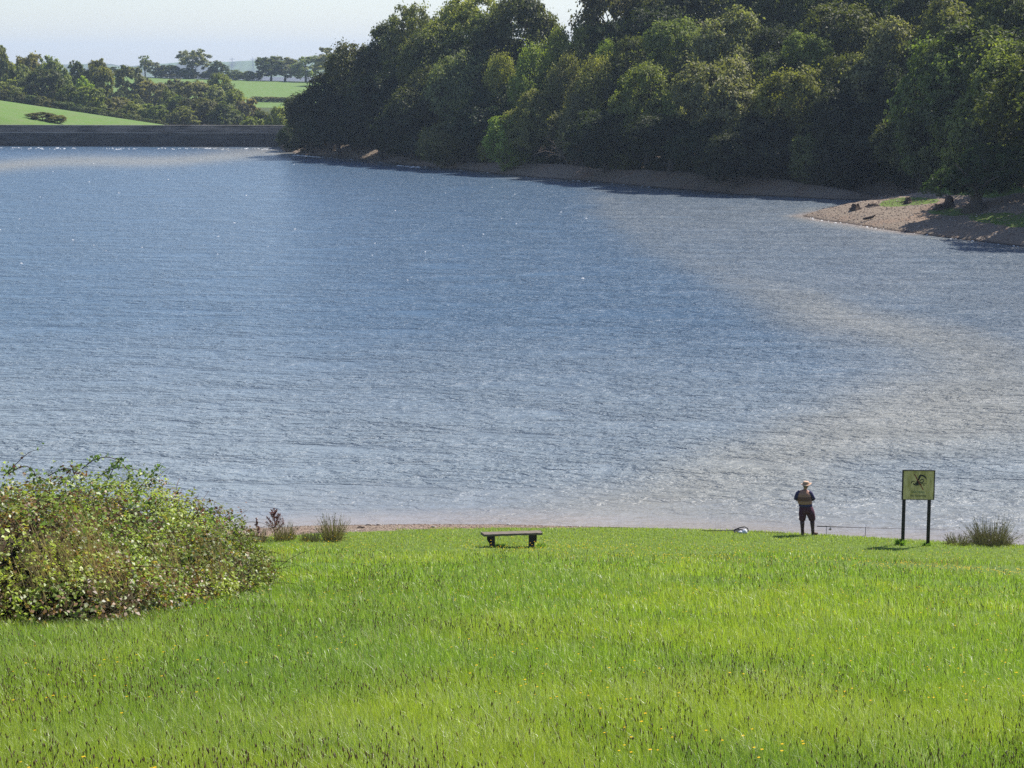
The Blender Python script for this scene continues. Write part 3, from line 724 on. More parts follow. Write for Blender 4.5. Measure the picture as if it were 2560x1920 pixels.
rough_h = sstep(8.9, 10.6, s + (vnoise(X * 0.6, Y * 0.6, 73) - 0.5) * 1.6 + 3.5 * sstep(4, 9, X) + 2.5 * sstep(-3.5, -7, X))    # mown strip by the shore, long grass above
p1 = fbm(X * 0.45, Y * 0.2, 75, 5); p2 = fbm(X * 1.5, Y * 0.7, 77, 4); p3 = fbm(X * 0.25 + 9, Y * 0.1, 79, 5)
h = (0.045 + 0.03 * g.random(n)) * (1 - rough_h) + rough_h * (0.06 + 0.12 * p1 + 0.10 * p2) * (0.45 + 0.8 * g.random(n))
w = np.maximum(0.0045, Y / 2000 * 0.52) * (0.7 + 0.6 * g.random(n))
lean = np.clip(np.abs(g.normal(0.3, 0.45, n)), 0.02, 1.2)
t = g.random(n)
base = np.array([0.235, 0.330, 0.034]); ylw = np.array([0.345, 0.400, 0.045]); blu = np.array([0.180, 0.270, 0.060]); pale = np.array([0.55, 0.56, 0.36]); brn = np.array([0.30, 0.22, 0.10])
col = base[None] * (0.45 + 1.0 * t)[:, None]
k = (sstep(0.38, 0.68, p1) * 0.8)[:, None]; col = col * (1 - k) + ylw * k * (0.85 + 0.3 * t)[:, None]
k = (sstep(0.52, 0.75, p3) * 0.5)[:, None]; col = col * (1 - k) + blu * k
k = ((1 - rough_h) * 0.6)[:, None]; col = col * (1 - k) + np.array([0.30, 0.34, 0.05]) * k
kk = (g.random(n) < 0.05 + 0.12 * sstep(0.55, 0.75, p2))[:, None]; col = np.where(kk, pale * (0.6 + 0.5 * t)[:, None], col)  # pale blades put glossy white glints into the blade colour
kk = (g.random(n) < 0.03 + 0.30 * sstep(0.5, 0.72, fbm(X * 0.5, Y * 0.25, 81, 3)) * rough_h * sstep(22, 9, s))[:, None]; col = np.where(kk, brn * (0.7 + 0.6 * t)[:, None], col)
V, F, Cc = blades(X, Y, Zg, h, w, lean, col)
tag(link("meadow_grass", npmesh("meadow_grass", V, F, M_grass, {"col": Cc})), "long bright green meadow grass sloping down to the lake shore", "grass", kind='stuff')

# brown plantain heads on thin stalks
X, Y, Zg, s = meadow_points(19000, 1385, 2050)
pd = fbm(X * 0.45 + 3, Y * 0.3, 83, 3); ok = (g.random(len(X)) < sstep(0.36, 0.66, pd) * 0.85 + 0.08) & (s > 7.2)
X, Y, Zg = X[ok], Y[ok], Zg[ok]; n = len(X)
hs = 0.15 + 0.12 * g.random(n); lx = g.normal(-0.01, 0.05, n); ly = g.normal(0, 0.04, n)
hl = 0.007 + 0.013 * g.random(n) ** 1.5 + Y * 0.00015; hw = np.maximum(0.0042, Y / 2000 * 0.4)
ws = np.maximum(0.0010, Y / 2000 * 0.12)
cen = np.stack([X + lx, Y + ly, Zg + hs], 1)
ring = []
for q, rr in ((-1, 0.35), (-0.4, 1.0), (0.4, 0.85), (1, 0.2)):
    for kx_ in range(4):
        a = kx_ * PI / 2 + 0.4
        ring.append(cen + np.stack([np.cos(a) * hw * rr + lx * q * hl / 0.3, np.sin(a) * hw * rr, q * hl], 1))
H = np.stack(ring, 1).reshape(-1, 3); b_ = np.arange(n)[:, None] * 16; fl = []
for q in range(3):
    for kx_ in range(4): fl.append(b_ + np.array([[q * 4 + kx_, q * 4 + (kx_ + 1) % 4, q * 4 + 4 + (kx_ + 1) % 4, q * 4 + 4 + kx_]]))
hc = np.array([0.12, 0.070, 0.045]) * (0.5 + 1.1 * g.random(n))[:, None]
kk = g.random(n) < 0.08; hc[kk] = np.array([0.30, 0.24, 0.17])
SV = np.stack([np.stack([X - ws, Y, Zg], 1), np.stack([X + ws, Y, Zg], 1), cen + np.stack([ws, 0 * ws, 0 * ws], 1), cen - np.stack([ws, 0 * ws, 0 * ws], 1)], 1).reshape(-1, 3)
SF = np.arange(n * 4).reshape(n, 4) + len(H)
cc = np.vstack([np.repeat(hc, 16, 0), np.repeat(np.array([[0.10, 0.14, 0.035]]) * np.ones((n, 1)), 4, 0)])
tag(link("plantain_heads", npmesh("plantain_heads", np.vstack([H, SV]), [np.concatenate(fl), SF], M_dry, {"col": cc})), "dark brown plantain seed heads standing above the meadow grass", "seed heads", kind='stuff')

# small yellow flowers, thickest in a band below the sign
def flower_mesh(X, Y, Zg, size, hh_):
    n = len(X); cen = np.stack([X, Y, Zg + hh_], 1); A = [cen + np.array([0, 0, 0.2]) * size[:, None]]
    for k_ in range(6):
        a = k_ * PI / 3; A.append(cen + np.stack([np.cos(a) * size, np.sin(a) * size, 0.25 * size * (k_ % 2)], 1))
    V = np.stack(A, 1).reshape(-1, 3); b = np.arange(n)[:, None] * 7
    return V, np.concatenate([b + np.array([[0, 1 + k_, 1 + (k_ + 1) % 6]]) for k_ in range(6)])
X, Y, Zg, s = meadow_points(70000, 1340, 1560)
dd = np.exp(-((s - 11.5 - 0.1 * (X - 8)) / 3.2) ** 2) * sstep(-10, 10, X) * sstep(0.3, 0.6, fbm(X * 0.5, Y * 0.3, 85, 3)) * 0.55 + 0.015
ok = (g.random(len(X)) < dd) & (s > 5); X1, Y1, Z1 = X[ok], Y[ok], Zg[ok]
X, Y, Zg, s = meadow_points(3600, 1500, 2050); ok = fbm(X * 0.6 + 20, Y * 0.5, 86, 3) > 0.54; X1 = np.concatenate([X1, X[ok][:330]]); Y1 = np.concatenate([Y1, Y[ok][:330]]); Z1 = np.concatenate([Z1, Zg[ok][:330]])
sz = np.maximum(0.011, Y1 / 2000 * 0.62) * (0.7 + 0.5 * g.random(len(X1)))
V, F = flower_mesh(X1, Y1, Z1, sz, 0.14 + 0.12 * g.random(len(X1)))
m = N("yellow_petals"); M_yel = m.leaf((0.75, 0.48, 0.015), 0.3, None, 0.02)
tag(link("yellow_flowers", npmesh("yellow_flowers", V, F, M_yel)), "tiny yellow meadow flowers scattered through the grass", "flowers", kind='stuff')

# pebbles on the near beach and on the spit
M_peb = N("pebble_stone"); c_ = M_peb.attr("col", 'Color'); M_peb = M_peb.pbr(c_, 0.85, 0.2)
def pebbles(name, X, Y, Z, size, label):
    n = len(X); base = np.array([[1, 0, 0], [0, 1, 0], [-1, 0, 0], [0, -1, 0], [0, 0, 0.75], [0, 0, -0.5]], float)
    sc_ = size[:, None, None] * g.uniform(0.6, 1.3, (n, 1, 3)) * np.array([1.25, 1.0, 0.7])
    a = g.random(n) * 6.28; ca, sa = np.cos(a), np.sin(a)
    v = base[None] * sc_ * g.uniform(0.75, 1.25, (n, 6, 1)); vx = v[..., 0] * ca[:, None] - v[..., 1] * sa[:, None]; vy = v[..., 0] * sa[:, None] + v[..., 1] * ca[:, None]
    V = np.stack([vx + X[:, None], vy + Y[:, None], v[..., 2] + Z[:, None]], -1).reshape(-1, 3)
    tri = np.array([[0, 1, 4], [1, 2, 4], [2, 3, 4], [3, 0, 4], [1, 0, 5], [2, 1, 5], [3, 2, 5], [0, 3, 5]])
    F = (np.arange(n)[:, None, None] * 6 + tri[None]).reshape(-1, 3)
    t = g.random(n)[:, None]; col = np.array([0.12, 0.075, 0.055]) * (1 - t) + np.array([0.34, 0.26, 0.21]) * t
    k = g.random(n) < 0.03; col[k] = np.array([0.6, 0.56, 0.52])
    tag(link(name, npmesh(name, V, F, M_peb, {"col": np.repeat(col, 6, 0)})), label, "stones", kind='stuff')
X = g.uniform(-22, 22, 26000); bw = np.interp(X, [-14, -7, -3.6, 0, 3, 7, 16], [3.3, 3.3, 2.5, 1.7, 0.7, 0.35, 0.4]); s = bw * g.random(len(X)) ** 1.2 - 0.15
Y = shoreY(X) - s; pebbles("beach_pebbles", X, Y, near_z(X, Y)[0], 0.012 + 0.03 * g.random(len(X)) ** 3, "brown pebbles and grit along the near water's edge")
tx, ty = G(2005, 540)
X = g.uniform(tx - 1, tx + 26, 60000); Y = g.uniform(150, 250, 60000); z, _, sd, spt = terrain(X, Y); ok = (sd > 0.1) & (sd < 9) & (spt > 0.3)
X, Y, z = X[ok], Y[ok], z[ok]; pebbles("spit_pebbles", X, Y, z, 0.03 + 0.09 * g.random(len(X)) ** 4, "loose stones covering the gravel spit")

# white flecks of foam where small waves break, white dots for sparkles elsewhere
M_foam_sparkle = simple("foam", (0.85, 0.85, 0.85), 0.7, 0.3, 0.05)
fx, fy, fs = [], [], []
def foamline(pa, pb, n, spread, smin, smax):
    for i in range(n):
        t_ = g.random(); px = pa[0] + (pb[0] - pa[0]) * t_; py = pa[1] + (pb[1] - pa[1]) * t_
        x, y = G(px, py); fx.append(x + g.normal(0, .3)); fy.append(y - abs(g.normal(0, spread))); fs.append(g.uniform(smin, smax) * 0.6)
for (a, b) in zip(bank_px[:12], bank_px[1:13]): foamline(a, b, 3, 1.0, 0.08, 0.3)
foamline((740, 388), (805, 393), 60, 1.6, 0.15, 0.5); foamline((1000, 414), (1045, 418), 22, 1.0, 0.12, 0.4); foamline((0, 369), (700, 371), 90, 4.0, 0.08, 0.26)
for (a, b) in zip(bank_px[21:28], bank_px[22:29]): foamline(a, b, 5, 0.15, 0.05, 0.2)
for _ in range(70):  # small white dots on open water stand in for sparkles
    px, py = g.uniform(-100, 1500), 372 + 330 * g.random() ** 2.4; x, y = G(px, py); fx.append(x); fy.append(y); fs.append(g.uniform(0.03, 0.075))
fx, fy, fs = map(np.array, (fx, fy, fs)); _, _, sd, _ = terrain(fx, fy); ok = (sd < 0.1); fx, fy, fs = fx[ok], fy[ok], fs[ok]
nf = len(fx); A = [np.stack([fx, fy, 0 * fx + 0.03 + fs * 0.35], 1)]
for k_ in range(7):
    a = k_ * 2 * PI / 7; rr = fs * g.uniform(0.5, 1.2, nf); A.append(np.stack([fx + np.cos(a) * rr * 1.9, fy + np.sin(a) * rr * 0.8, 0 * fx + 0.005], 1))
V = np.stack(A, 1).reshape(-1, 3); b = np.arange(nf)[:, None] * 8
tag(link("foam", npmesh("foam", V, np.concatenate([b + np.array([[0, 1 + k_, 1 + (k_ + 1) % 7]]) for k_ in range(7)]), M_foam_sparkle)), "white foam flecks by the dam and banks, with white dots standing for sparkles", "foam", kind='stuff')

# ------------------------------------------------------------------ bramble thicket
bx0, by0 = -6.6, 32.0; bz0 = tz(bx0, by0)
bram = thing("bramble_bush", "large sprawling bramble bush with arching canes, on the left of the meadow", "bush", (bx0, by0, bz0))
domes = [(-8.0, 28.6, 3.0, 4.6, 1.95), (-6.9, 32.4, 2.2, 4.6, 2.05), (-5.9, 34.6, 1.5, 3.6, 1.6), (-5.5, 36.0, 1.05, 2.6, 0.95), (-6.3, 27.6, 1.5, 2.9, 1.05), (-9.2, 33, 3, 4, 2.1), (-5.6, 31.8, 0.95, 2.6, 0.7)]
def on_dome(n, rlo=0.86, rhi=1.1, zmin=0.0):
    D_ = np.array(domes); ar = D_[:, 2] * D_[:, 3] * 0.5 + (D_[:, 2] + D_[:, 3]) * D_[:, 4] * 0.5
    i = g.choice(len(D_), n, p=ar / ar.sum()); d = g.normal(size=(n, 3)); d[:, 2] = np.abs(d[:, 2]); d /= np.linalg.norm(d, axis=1, keepdims=True)
    lump = 0.80 + 0.42 * fbm(d[:, 0] * 4 + i * 3.1, d[:, 1] * 4 + d[:, 2] * 3, 91, 4)
    r = g.uniform(rlo, rhi, n) * lump; Dd = D_[i]
    X = Dd[:, 0] + d[:, 0] * Dd[:, 2] * r; Y = Dd[:, 1] + d[:, 1] * Dd[:, 3] * r; Zr = d[:, 2] * Dd[:, 4] * r
    keep = np.ones(n, bool)
    for k, q in enumerate(D_):
        e = ((X - q[0]) / q[2]) ** 2 + ((Y - q[1]) / q[3]) ** 2 + (Zr / q[4]) ** 2
        keep &= ~((e < 0.66) & (i != k))
    nr = np.stack([d[:, 0] / Dd[:, 2], d[:, 1] / Dd[:, 3], d[:, 2] / Dd[:, 4]], 1); nr /= np.linalg.norm(nr, axis=1, keepdims=True)
    X, Y, Zr, nr = X[keep], Y[keep], Zr[keep], nr[keep]
    return X, Y, near_z(X, Y)[0] + Zr + zmin, nr
def local(V): return V - np.array([bx0, by0, bz0])
# leaves in groups of three to five
Xc, Yc, Zc, nr = on_dome(24000, 0.8, 1.08)
k_ = 4; n = len(Xc); cen = np.stack([Xc, Yc, Zc], 1)
P = (cen[:, None] + g.normal(size=(n, k_, 3)) * 0.036).reshape(-1, 3); NR = np.repeat(nr, k_, 0) * 0.5 + g.normal(size=(n * k_, 3)) * 0.5 + np.array([0, 0, 0.55])
V, F = rot_quads(P, NR, 0.066 * (0.5 + 0.8 * g.random(len(P))), 0.66, g)
pat = fbm(P[:, 0] * 0.9, P[:, 1] * 0.6 + P[:, 2] * 1.1, 93, 3); t = g.random(len(P))
cg = np.array([0.24, 0.31, 0.05]) * (0.55 + 0.9 * t)[:, None]
k2 = sstep(0.45, 0.65, pat)[:, None] * 0.7; cg = cg * (1 - k2) + np.array([0.42, 0.47, 0.07]) * k2 * (0.7 + 0.6 * t)[:, None]
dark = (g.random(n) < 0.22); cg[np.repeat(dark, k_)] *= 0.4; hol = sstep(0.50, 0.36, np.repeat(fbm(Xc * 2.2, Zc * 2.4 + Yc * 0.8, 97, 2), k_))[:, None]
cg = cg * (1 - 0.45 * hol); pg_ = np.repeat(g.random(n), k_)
brp = np.repeat(fbm(Xc * 1.1 + 7, Zc * 1.3 + Yc * 0.5, 95, 3), k_)
kb = ((pg_ < 0.04 + 0.36 * sstep(0.5, 0.68, brp)))[:, None]; cg = np.where(kb, np.array([0.22, 0.12, 0.05]) * (0.35 + 1.0 * t)[:, None], cg)
ky = ((pg_ > 0.975))[:, None]; cg = np.where(ky, np.array([0.42, 0.33, 0.04]), cg)
kp = (g.random(len(P)) < 0.015)[:, None]; cg = np.where(kp, np.array([0.36, 0.44, 0.22]), cg)
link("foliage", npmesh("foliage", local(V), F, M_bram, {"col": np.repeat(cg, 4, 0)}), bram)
# inner tangle of old stems: many thin ribbons under the leaves
def ribbons(P0, P1, sag, w, col, seg=4):
    n = len(P0); V = []; side = np.cross(P1 - P0, np.array([0, 1.0, 0.15])); side /= (np.linalg.norm(side, axis=1, keepdims=True) + 1e-9)
    for i in range(seg + 1):
        t = i / seg; c = P0 * (1 - t) + P1 * t + np.array([0, 0, 1.0]) * (sag * 4 * t * (1 - t))[:, None]
        ww = (w * (1 - 0.6 * t))[:, None]; V += [c - side * ww / 2, c + side * ww / 2]
    V = np.stack(V, 1).reshape(-1, 3); nb = (seg + 1) * 2; b = np.arange(n)[:, None] * nb
    F = np.concatenate([b + np.array([[2 * i, 2 * i + 1, 2 * i + 3, 2 * i + 2]]) for i in range(seg)])
    return V, F, np.repeat(col, nb, 0)
Xa, Ya, Za, na = on_dome(7000, 0.5, 0.95); n = len(Xa)
P0 = np.stack([Xa, Ya, Za], 1); dv_ = g.normal(size=(n, 3)) * np.array([0.6, 0.6, 0.35]); P1 = P0 + dv_ * 0.8 - na * 0.15; P1[:, 2] = np.maximum(P1[:, 2], near_z(P1[:, 0], P1[:, 1])[0])
V, F, cc = ribbons(P0, P1, g.uniform(0, 0.15, n), np.full(n, 0.014), np.array([0.10, 0.055, 0.04]) * (0.4 + 1.2 * g.random(n))[:, None])
link("old_stems", npmesh("old_stems", local(V), F, M_dry, {"col": cc}), bram)
# added dark core so that no daylight shows straight through the thicket
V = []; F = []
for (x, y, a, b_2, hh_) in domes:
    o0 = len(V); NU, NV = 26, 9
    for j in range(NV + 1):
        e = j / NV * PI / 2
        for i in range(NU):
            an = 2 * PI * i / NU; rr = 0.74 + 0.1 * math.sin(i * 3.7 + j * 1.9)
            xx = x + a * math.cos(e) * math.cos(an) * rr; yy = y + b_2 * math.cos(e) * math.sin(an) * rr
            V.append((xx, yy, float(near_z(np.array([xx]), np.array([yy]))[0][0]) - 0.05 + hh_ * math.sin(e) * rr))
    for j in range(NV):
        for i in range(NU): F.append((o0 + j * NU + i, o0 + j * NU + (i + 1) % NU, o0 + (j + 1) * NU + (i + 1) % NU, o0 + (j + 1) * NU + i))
link("light_block_core", npmesh("light_block_core", local(np.array(V)), np.array(F), simple("dark_core_fill", (0.05, 0.042, 0.022), 0.95, 0.1, 0.6, 9, 0.05)), bram)
# straw coloured dry grass through the middle
def spray(n, pxr, pyr, dome_rng=(0.9, 1.05)):
    X_, Y_, Z_, n_ = on_dome(n * 30, *dome_rng); px, py = to_px(X_, Y_, Z_)
    ok = (px > pxr[0]) & (px < pxr[1]) & (py > pyr[0]) & (py < pyr[1]) & (n_[:, 1] < 0.2)
    return X_[ok][:n], Y_[ok][:n], Z_[ok][:n]
PP = []
for (n, pxr, pyr) in ((420, (80, 190), (1330, 1450)), (420, (160, 270), (1290, 1400)), (420, (215, 320), (1380, 1500)), (200, (380, 560), (1330, 1450)), (160, (0, 120), (1400, 1500)), (120, (520, 680), (1400, 1460))):
    PP.append(np.stack(spray(n, pxr, pyr), 1))
for P0 in PP:
    n = len(P0)
    if n < 5: continue
    P1 = P0 + np.stack([g.normal(-0.10, 0.10, n), g.normal(-0.12, 0.1, n), g.uniform(0.12, 0.42, n)], 1); P0 = P0 - np.array([-0.05, 0.05, 0.15])
    V, F, cc = ribbons(P0, P1, g.uniform(-0.02, 0.06, n), np.full(n, 0.009), np.array([0.50, 0.36, 0.21]) * (0.5 + 0.9 * g.random(n))[:, None])
    link("dry_grass", npmesh("dry_grass", local(V), F, M_dry, {"col": cc}), bram)
# arching canes that stand out of the outline, each with leaves
def cane(pts, Y, leaves=14, red=0.0, r0=0.011, bl=0.075):
    W3 = [Vector(at(px, py, Y)) for px, py in pts]
    pl = []
    for i in range(len(W3) - 1):
        p0 = W3[max(i - 1, 0)]; p1 = W3[i]; p2 = W3[i + 1]; p3 = W3[min(i + 2, len(W3) - 1)]
        for q in range(5):
            t = q / 5; pl.append(0.5 * ((2 * p1) + (p2 - p0) * t + (2 * p0 - 5 * p1 + 4 * p2 - p3) * t * t + (3 * p1 - p0 - 3 * p2 + p3) * t ** 3))
    pl.append(W3[-1]); org = Vector((bx0, by0, bz0))
    b = MB(); b.tube([p - org for p in pl], [r0 * (1 - 0.75 * i / len(pl)) for i in range(len(pl))], 6)
    co = b.build("cane", M_cane, bram, True)
    if leaves:
        idx = g.integers(1, len(pl), leaves); P = np.array([pl[i][:] for i in idx])
        P = np.repeat(P, 3, 0) + g.normal(size=(leaves * 3, 3)) * np.array([0.055, 0.05, 0.04])
        V, F = rot_quads(P, g.normal(size=P.shape) * 0.8 + np.array([0, -0.3, 0.5]), bl * (0.6 + 0.6 * g.random(len(P))), 0.68, g)
        cc = np.where(g.random((len(P), 1)) < red, np.array([[0.16, 0.06, 0.045]]), np.array([[0.17, 0.25, 0.07]])) * (0.5 + 1.0 * g.random((len(P), 1)))
        link("leaves", npmesh("leaves", V - np.array(org), F, M_bram, {"col": np.repeat(cc, 4, 0)}), co)
M_cane = simple("cane_bark", (0.10, 0.05, 0.045), 0.6, 0.3, 0.3, 20)
cane([(205, 1172), (235, 1150), (270, 1143), (300, 1155), (322, 1180), (330, 1205), (350, 1240)], 33, 30)
cane([(230, 1215), (250, 1190), (290, 1170), (330, 1172), (370, 1185), (400, 1205)], 33.5, 26)
cane([(260, 1240), (270, 1200), (290, 1160), (300, 1142)], 33, 18)
cane([(340, 1230), (365, 1200), (385, 1180), (398, 1168)], 34, 14)
cane([(10, 1190), (40, 1160), (75, 1130), (110, 1122)], 30, 4, 0.3, 0.009)
cane([(20, 1185), (60, 1165), (85, 1180), (95, 1210)], 30, 16)
cane([(385, 1245), (405, 1215), (420, 1198)], 34.5, 3, 1.0, 0.006)
cane([(440, 1250), (480, 1262), (520, 1290), (545, 1320)], 35.5, 16, 0.2)
cane([(520, 1320), (555, 1305), (590, 1292), (620, 1274)], 36.5, 7, 1.0, 0.009)
cane([(535, 1330), (545, 1300), (552, 1278)], 36, 7, 1.0, 0.007)
cane([(105, 1285), (140, 1250), (170, 1228)], 28, 2, 0, 0.012)
cane([(72, 1358), (78, 1320), (85, 1285)], 27.2, 0, 0, 0.03)
cane([(120, 1190), (160, 1172), (190, 1178), (215, 1200)], 31, 20, 0.4)
cane([(470, 1290), (500, 1310), (540, 1350), (570, 1375)], 36, 14, 0.2)
for i in range(26):
    x0 = g.uniform(20, 600); yt = np.interp(x0, [0, 100, 300, 480, 600], [1175, 1180, 1165, 1275, 1370]); L = g.uniform(40, 110); yy = yt + g.uniform(-6, 150) * (0.4 if x0 > 450 else 1)
    Yc = 27.5 + (x0 / 600) * 7.5 - (yy - yt) * 0.012
    cane([(x0, yy + 22), (x0 + L * 0.3, yy - 8), (x0 + L * 0.7, yy - 2), (x0 + L, yy + 26)], Yc, 7, 0.25, 0.008)
cane([(600, 1420), (640, 1395), (665, 1380)], 37, 6, 0.6, 0.007)

def gat(px, py, y0=45, y1=66):                       # where the sight line meets the near ground
    Yq = np.linspace(y0, y1, 4200); dx, dy, dz = ray(px, py); Xq = Yq * dx / dy; Zq = CAM_H + Yq * dz / dy
    d = Zq - near_z(Xq, Yq)[0]; i = int(np.argmax(d < 0)) if (d < 0).any() else int(np.argmin(d)); return float(Xq[i]), float(Yq[i])
# ------------------------------------------------------------------ rushes and the dock plant by the water
def rush(name, label, px, py, Y, rad, hgt, n, colr, heads=0.35, lean=0.75, group=None):
    x, y = gat(px, py); z = tz(x, y); o = thing(name, label, "rush clump", (x, y, z), group)
    a = g.random(n) * 2 * PI; r0 = rad * 0.35 * np.sqrt(g.random(n)); P0 = np.stack([np.cos(a) * r0, np.sin(a) * r0, -0.02 + 0 * a], 1)
    L = hgt * (0.3 + 0.7 * g.random(n) ** 1.6); ln = np.abs(g.normal(0, 0.6, n)) * lean; a2 = a + g.normal(0, 0.5, n); L = L * np.clip(1.15 - 0.35 * ln, 0.5, 1.1)
    P1 = P0 + np.stack([np.cos(a2) * L * np.sin(ln), np.sin(a2) * L * np.sin(ln), L * np.cos(ln)], 1)
    V, F, cc = ribbons(P0, P1, L * 0.05, np.full(n, 0.013), colr * (0.35 + 1.1 * g.random(n))[:, None], 3)
    link("stems", npmesh("stems", V, F, M_dry, {"col": cc}), o)
    k = g.random(n) < heads; Ph = P0[k] + (P1[k] - P0[k]) * g.uniform(0.8, 1.0, k.sum())[:, None]
    Ph = np.repeat(Ph, 3, 0) + g.normal(size=(len(Ph) * 3, 3)) * 0.012
    V, F = rot_quads(Ph, g.normal(size=Ph.shape), np.full(len(Ph), 0.034), 0.8, g)
    link("seed_clusters", npmesh("seed_clusters", V, F, M_dry, {"col": np.repeat(np.array([[0.10, 0.06, 0.045]]) * g.uniform(0.5, 1.4, (len(Ph), 1)), 4, 0)}), o)
    return o
GR = "rush clumps along the shore"
rush("rush_clump", "brown green rush clump with round seed heads, right of the reddish dock plant", 832, 1352, 60.6, 0.75, 0.84, 300, np.array([0.26, 0.22, 0.09]), 0.5, 1.0, GR)
rush("rush_clump", "rush clump growing around the foot of the reddish dock plant", 712, 1352, 60.4, 0.75, 0.62, 260, np.array([0.24, 0.20, 0.085]), 0.3, 1.0, GR)
rush("rush_clump", "short dark rush tussock between the dock plant and the taller brown green clump", 775, 1353, 60.5, 0.8, 0.34, 260, np.array([0.22, 0.20, 0.09]), 0.05, 1.1, GR)
rush("rush_clump", "wide spiky rush clump at the right edge of the photo beside the sign", 2478, 1362, 57.0, 1.5, 0.92, 900, np.array([0.18, 0.16, 0.085]), 0.35, 1.6, GR)
rush("rush_clump", "low rush tuft just left of the wide spiky clump", 2395, 1362, 57.4, 1.0, 0.45, 300, np.array([0.22, 0.20, 0.10]), 0.3, 1.3, GR)
rush("rush_clump", "thin dry grass tuft between the bramble bush and the dock plant", 640, 1356, 60.6, 0.8, 0.5, 220, np.array([0.4, 0.30, 0.16]), 0.4, 0.9, GR)
def dock(label, px, py, Y, H, R_, n):
    x, y = gat(px, py); z = tz(x, y); o = thing("dock_plant", label, "wild plant", (x, y, z))
    b = MB(); b.tube([(0, 0, -0.03), (0.01, 0, H * 0.5), (0, 0, H)], [0.012, 0.009, 0.003], 6)
    br = []
    for i in range(n):
        z0 = H * (0.12 + 0.75 * i / n); a = g.random() * 6.28; L = R_ * (1 - 0.7 * i / n); e = (math.cos(a) * L, math.sin(a) * L, z0 + L * 1.1); br.append((Vector((0, 0, z0)), Vector(e)))
        b.tube([(0, 0, z0), (e[0] * .6, e[1] * .6, z0 + L * .45), e], [0.005, 0.004, 0.002], 4)
    b.build("stalk", simple("dock_stalk", (0.13, 0.06, 0.045), 0.8), o)
    Q = [s_.lerp(e_, g.uniform(0.25, 1.05)) for s_, e_ in br for _ in range(40)] + [Vector((0, 0, H * g.uniform(0.72, 1.02))) for _ in range(90)]
    P = np.array([q[:] for q in Q]) + g.normal(size=(len(Q), 3)) * 0.016
    V, F = rot_quads(P, g.normal(size=P.shape), np.full(len(P), 0.036), 0.8, g)
    link("seeds", npmesh("seeds", V, F, M_dry, {"col": np.repeat(np.array([[0.20, 0.07, 0.06]]) * g.uniform(0.5, 1.5, (len(P), 1)), 4, 0)}), o)
dock("tall reddish brown dock plant in seed between two rush clumps", 687, 1350, 60.6, 1.0, 0.36, 30)
dock("thin reddish dock stem leaning left of the tall one", 643, 1348, 61.0, 0.66, 0.10, 6)

# ------------------------------------------------------------------ bench
M_wood = N("weathered_wood"); P_ = M_wood.coord((1, 14, 14)); f_ = M_wood.noise(P_, 3.0, 6, 0.65, 0.6)
M_wood = M_wood.pbr(M_wood.mix(f_, (0.075, 0.058, 0.045), (0.23, 0.19, 0.15)), 0.75, 0.25, M_wood.bump(f_, 0.012))
M_tarred = simple("dark_timber", (0.035, 0.03, 0.028), 0.85, 0.2, 0.4, 8, 0.01)
bX, bY = gat(1279, 1367); bZ = tz(bX, bY)
bench = thing("park_bench", "dark backless wooden bench with a thick plank seat facing the lake", "bench", (bX, bY, bZ), None, math.radians(7.5))
r_ = random.Random(3); V = []; F = []; NX = 22                        # one sawn plank with a slightly wavy edge
for i in range(NX + 1):
    x = -0.905 + 1.81 * i / NX; cut = 0.10 * (1 if i == 0 else 0)
    wob = [r_.uniform(-.006, .006) for _ in range(4)]
    V += [(x + cut * 0.6, -0.17 + wob[0], 0.375 + wob[1]), (x - cut * .0, 0.17 + wob[2], 0.375), (x - cut * .0, 0.17 + wob[2], 0.44 + wob[3] * .6), (x + cut * .6, -0.17 + wob[0], 0.44 + wob[3] * .6)]
for i in range(NX):
    for k in range(4): a = i * 4; F.append((a + k, a + (k + 1) % 4, a + 4 + (k + 1) % 4, a + 4 + k))
F += [(0, 1, 2, 3), (NX * 4 + 3, NX * 4 + 2, NX * 4 + 1, NX * 4)]
b = MB(); b.add(V, F); b.build("seat", M_wood, bench, bevel=0.008)
for sx in (-0.585, 0.60):
    b = MB(); b.box((sx, 0, 0.17), (0.145, 0.26, 0.40)); b.build("leg", M_tarred, bench, bevel=0.01)
    s2 = -1 if sx < 0 else 1; x0 = sx + s2 * 0.075
    brk = [(0, 0.37), (s2 * 0.075, 0.37), (s2 * 0.07, 0.22), (s2 * (0.02 if sx < 0 else .06), 0.15), (0, 0.13)]
    if s2 > 0: brk = brk[::-1]
    b = MB(); b.prism(brk, 0.20, (x0, -0.10, 0)); b.build("bracket", M_tarred, bench)

# ------------------------------------------------------------------ sign
sX, sY = gat(2290, 1363); sZ = tz(sX, sY)
sign = thing("warning_sign", "square algae stained cream sign on two dark posts, showing a crossed out swimmer", "sign", (sX, sY, sZ), None, math.radians(-3))
sc_ = sY / FPX
def sp_(px, py): return ((px - 2290) * sc_, 0, at(2290, py, sY)[2] - sZ)
for px in (2256, 2320):
    b = MB(); x, _, zt2 = sp_(px, 1175); b.tube([(x, 0, -0.4), (x, 0, 0.9), (x, 0, zt2)], 0.055, 14); b.build("post", M_tarred, sign, True)
xl, _, zt2 = sp_(2252, 1176); xr, _, zb2 = sp_(2329, 1247)
m = N("sign_paint"); P_ = m.coord(); al = m.ramp(m.noise(m.coord((1.6, 1, 0.55)), 4.5, 6, 0.65), 0.40, 0.68)
c_ = m.mix(al, (0.74, 0.58, 0.31), (0.42, 0.33, 0.12)); c_ = m.mix(m.math('MULTIPLY', m.ramp(m.noise(m.coord((6, 1, 0.7)), 5, 4), 0.5, 0.75), 0.5), c_, (0.15, 0.16, 0.07))
M_sign = m.pbr(c_, 0.6, 0.3)
bw_ = xr - xl; bh_ = zt2 - zb2
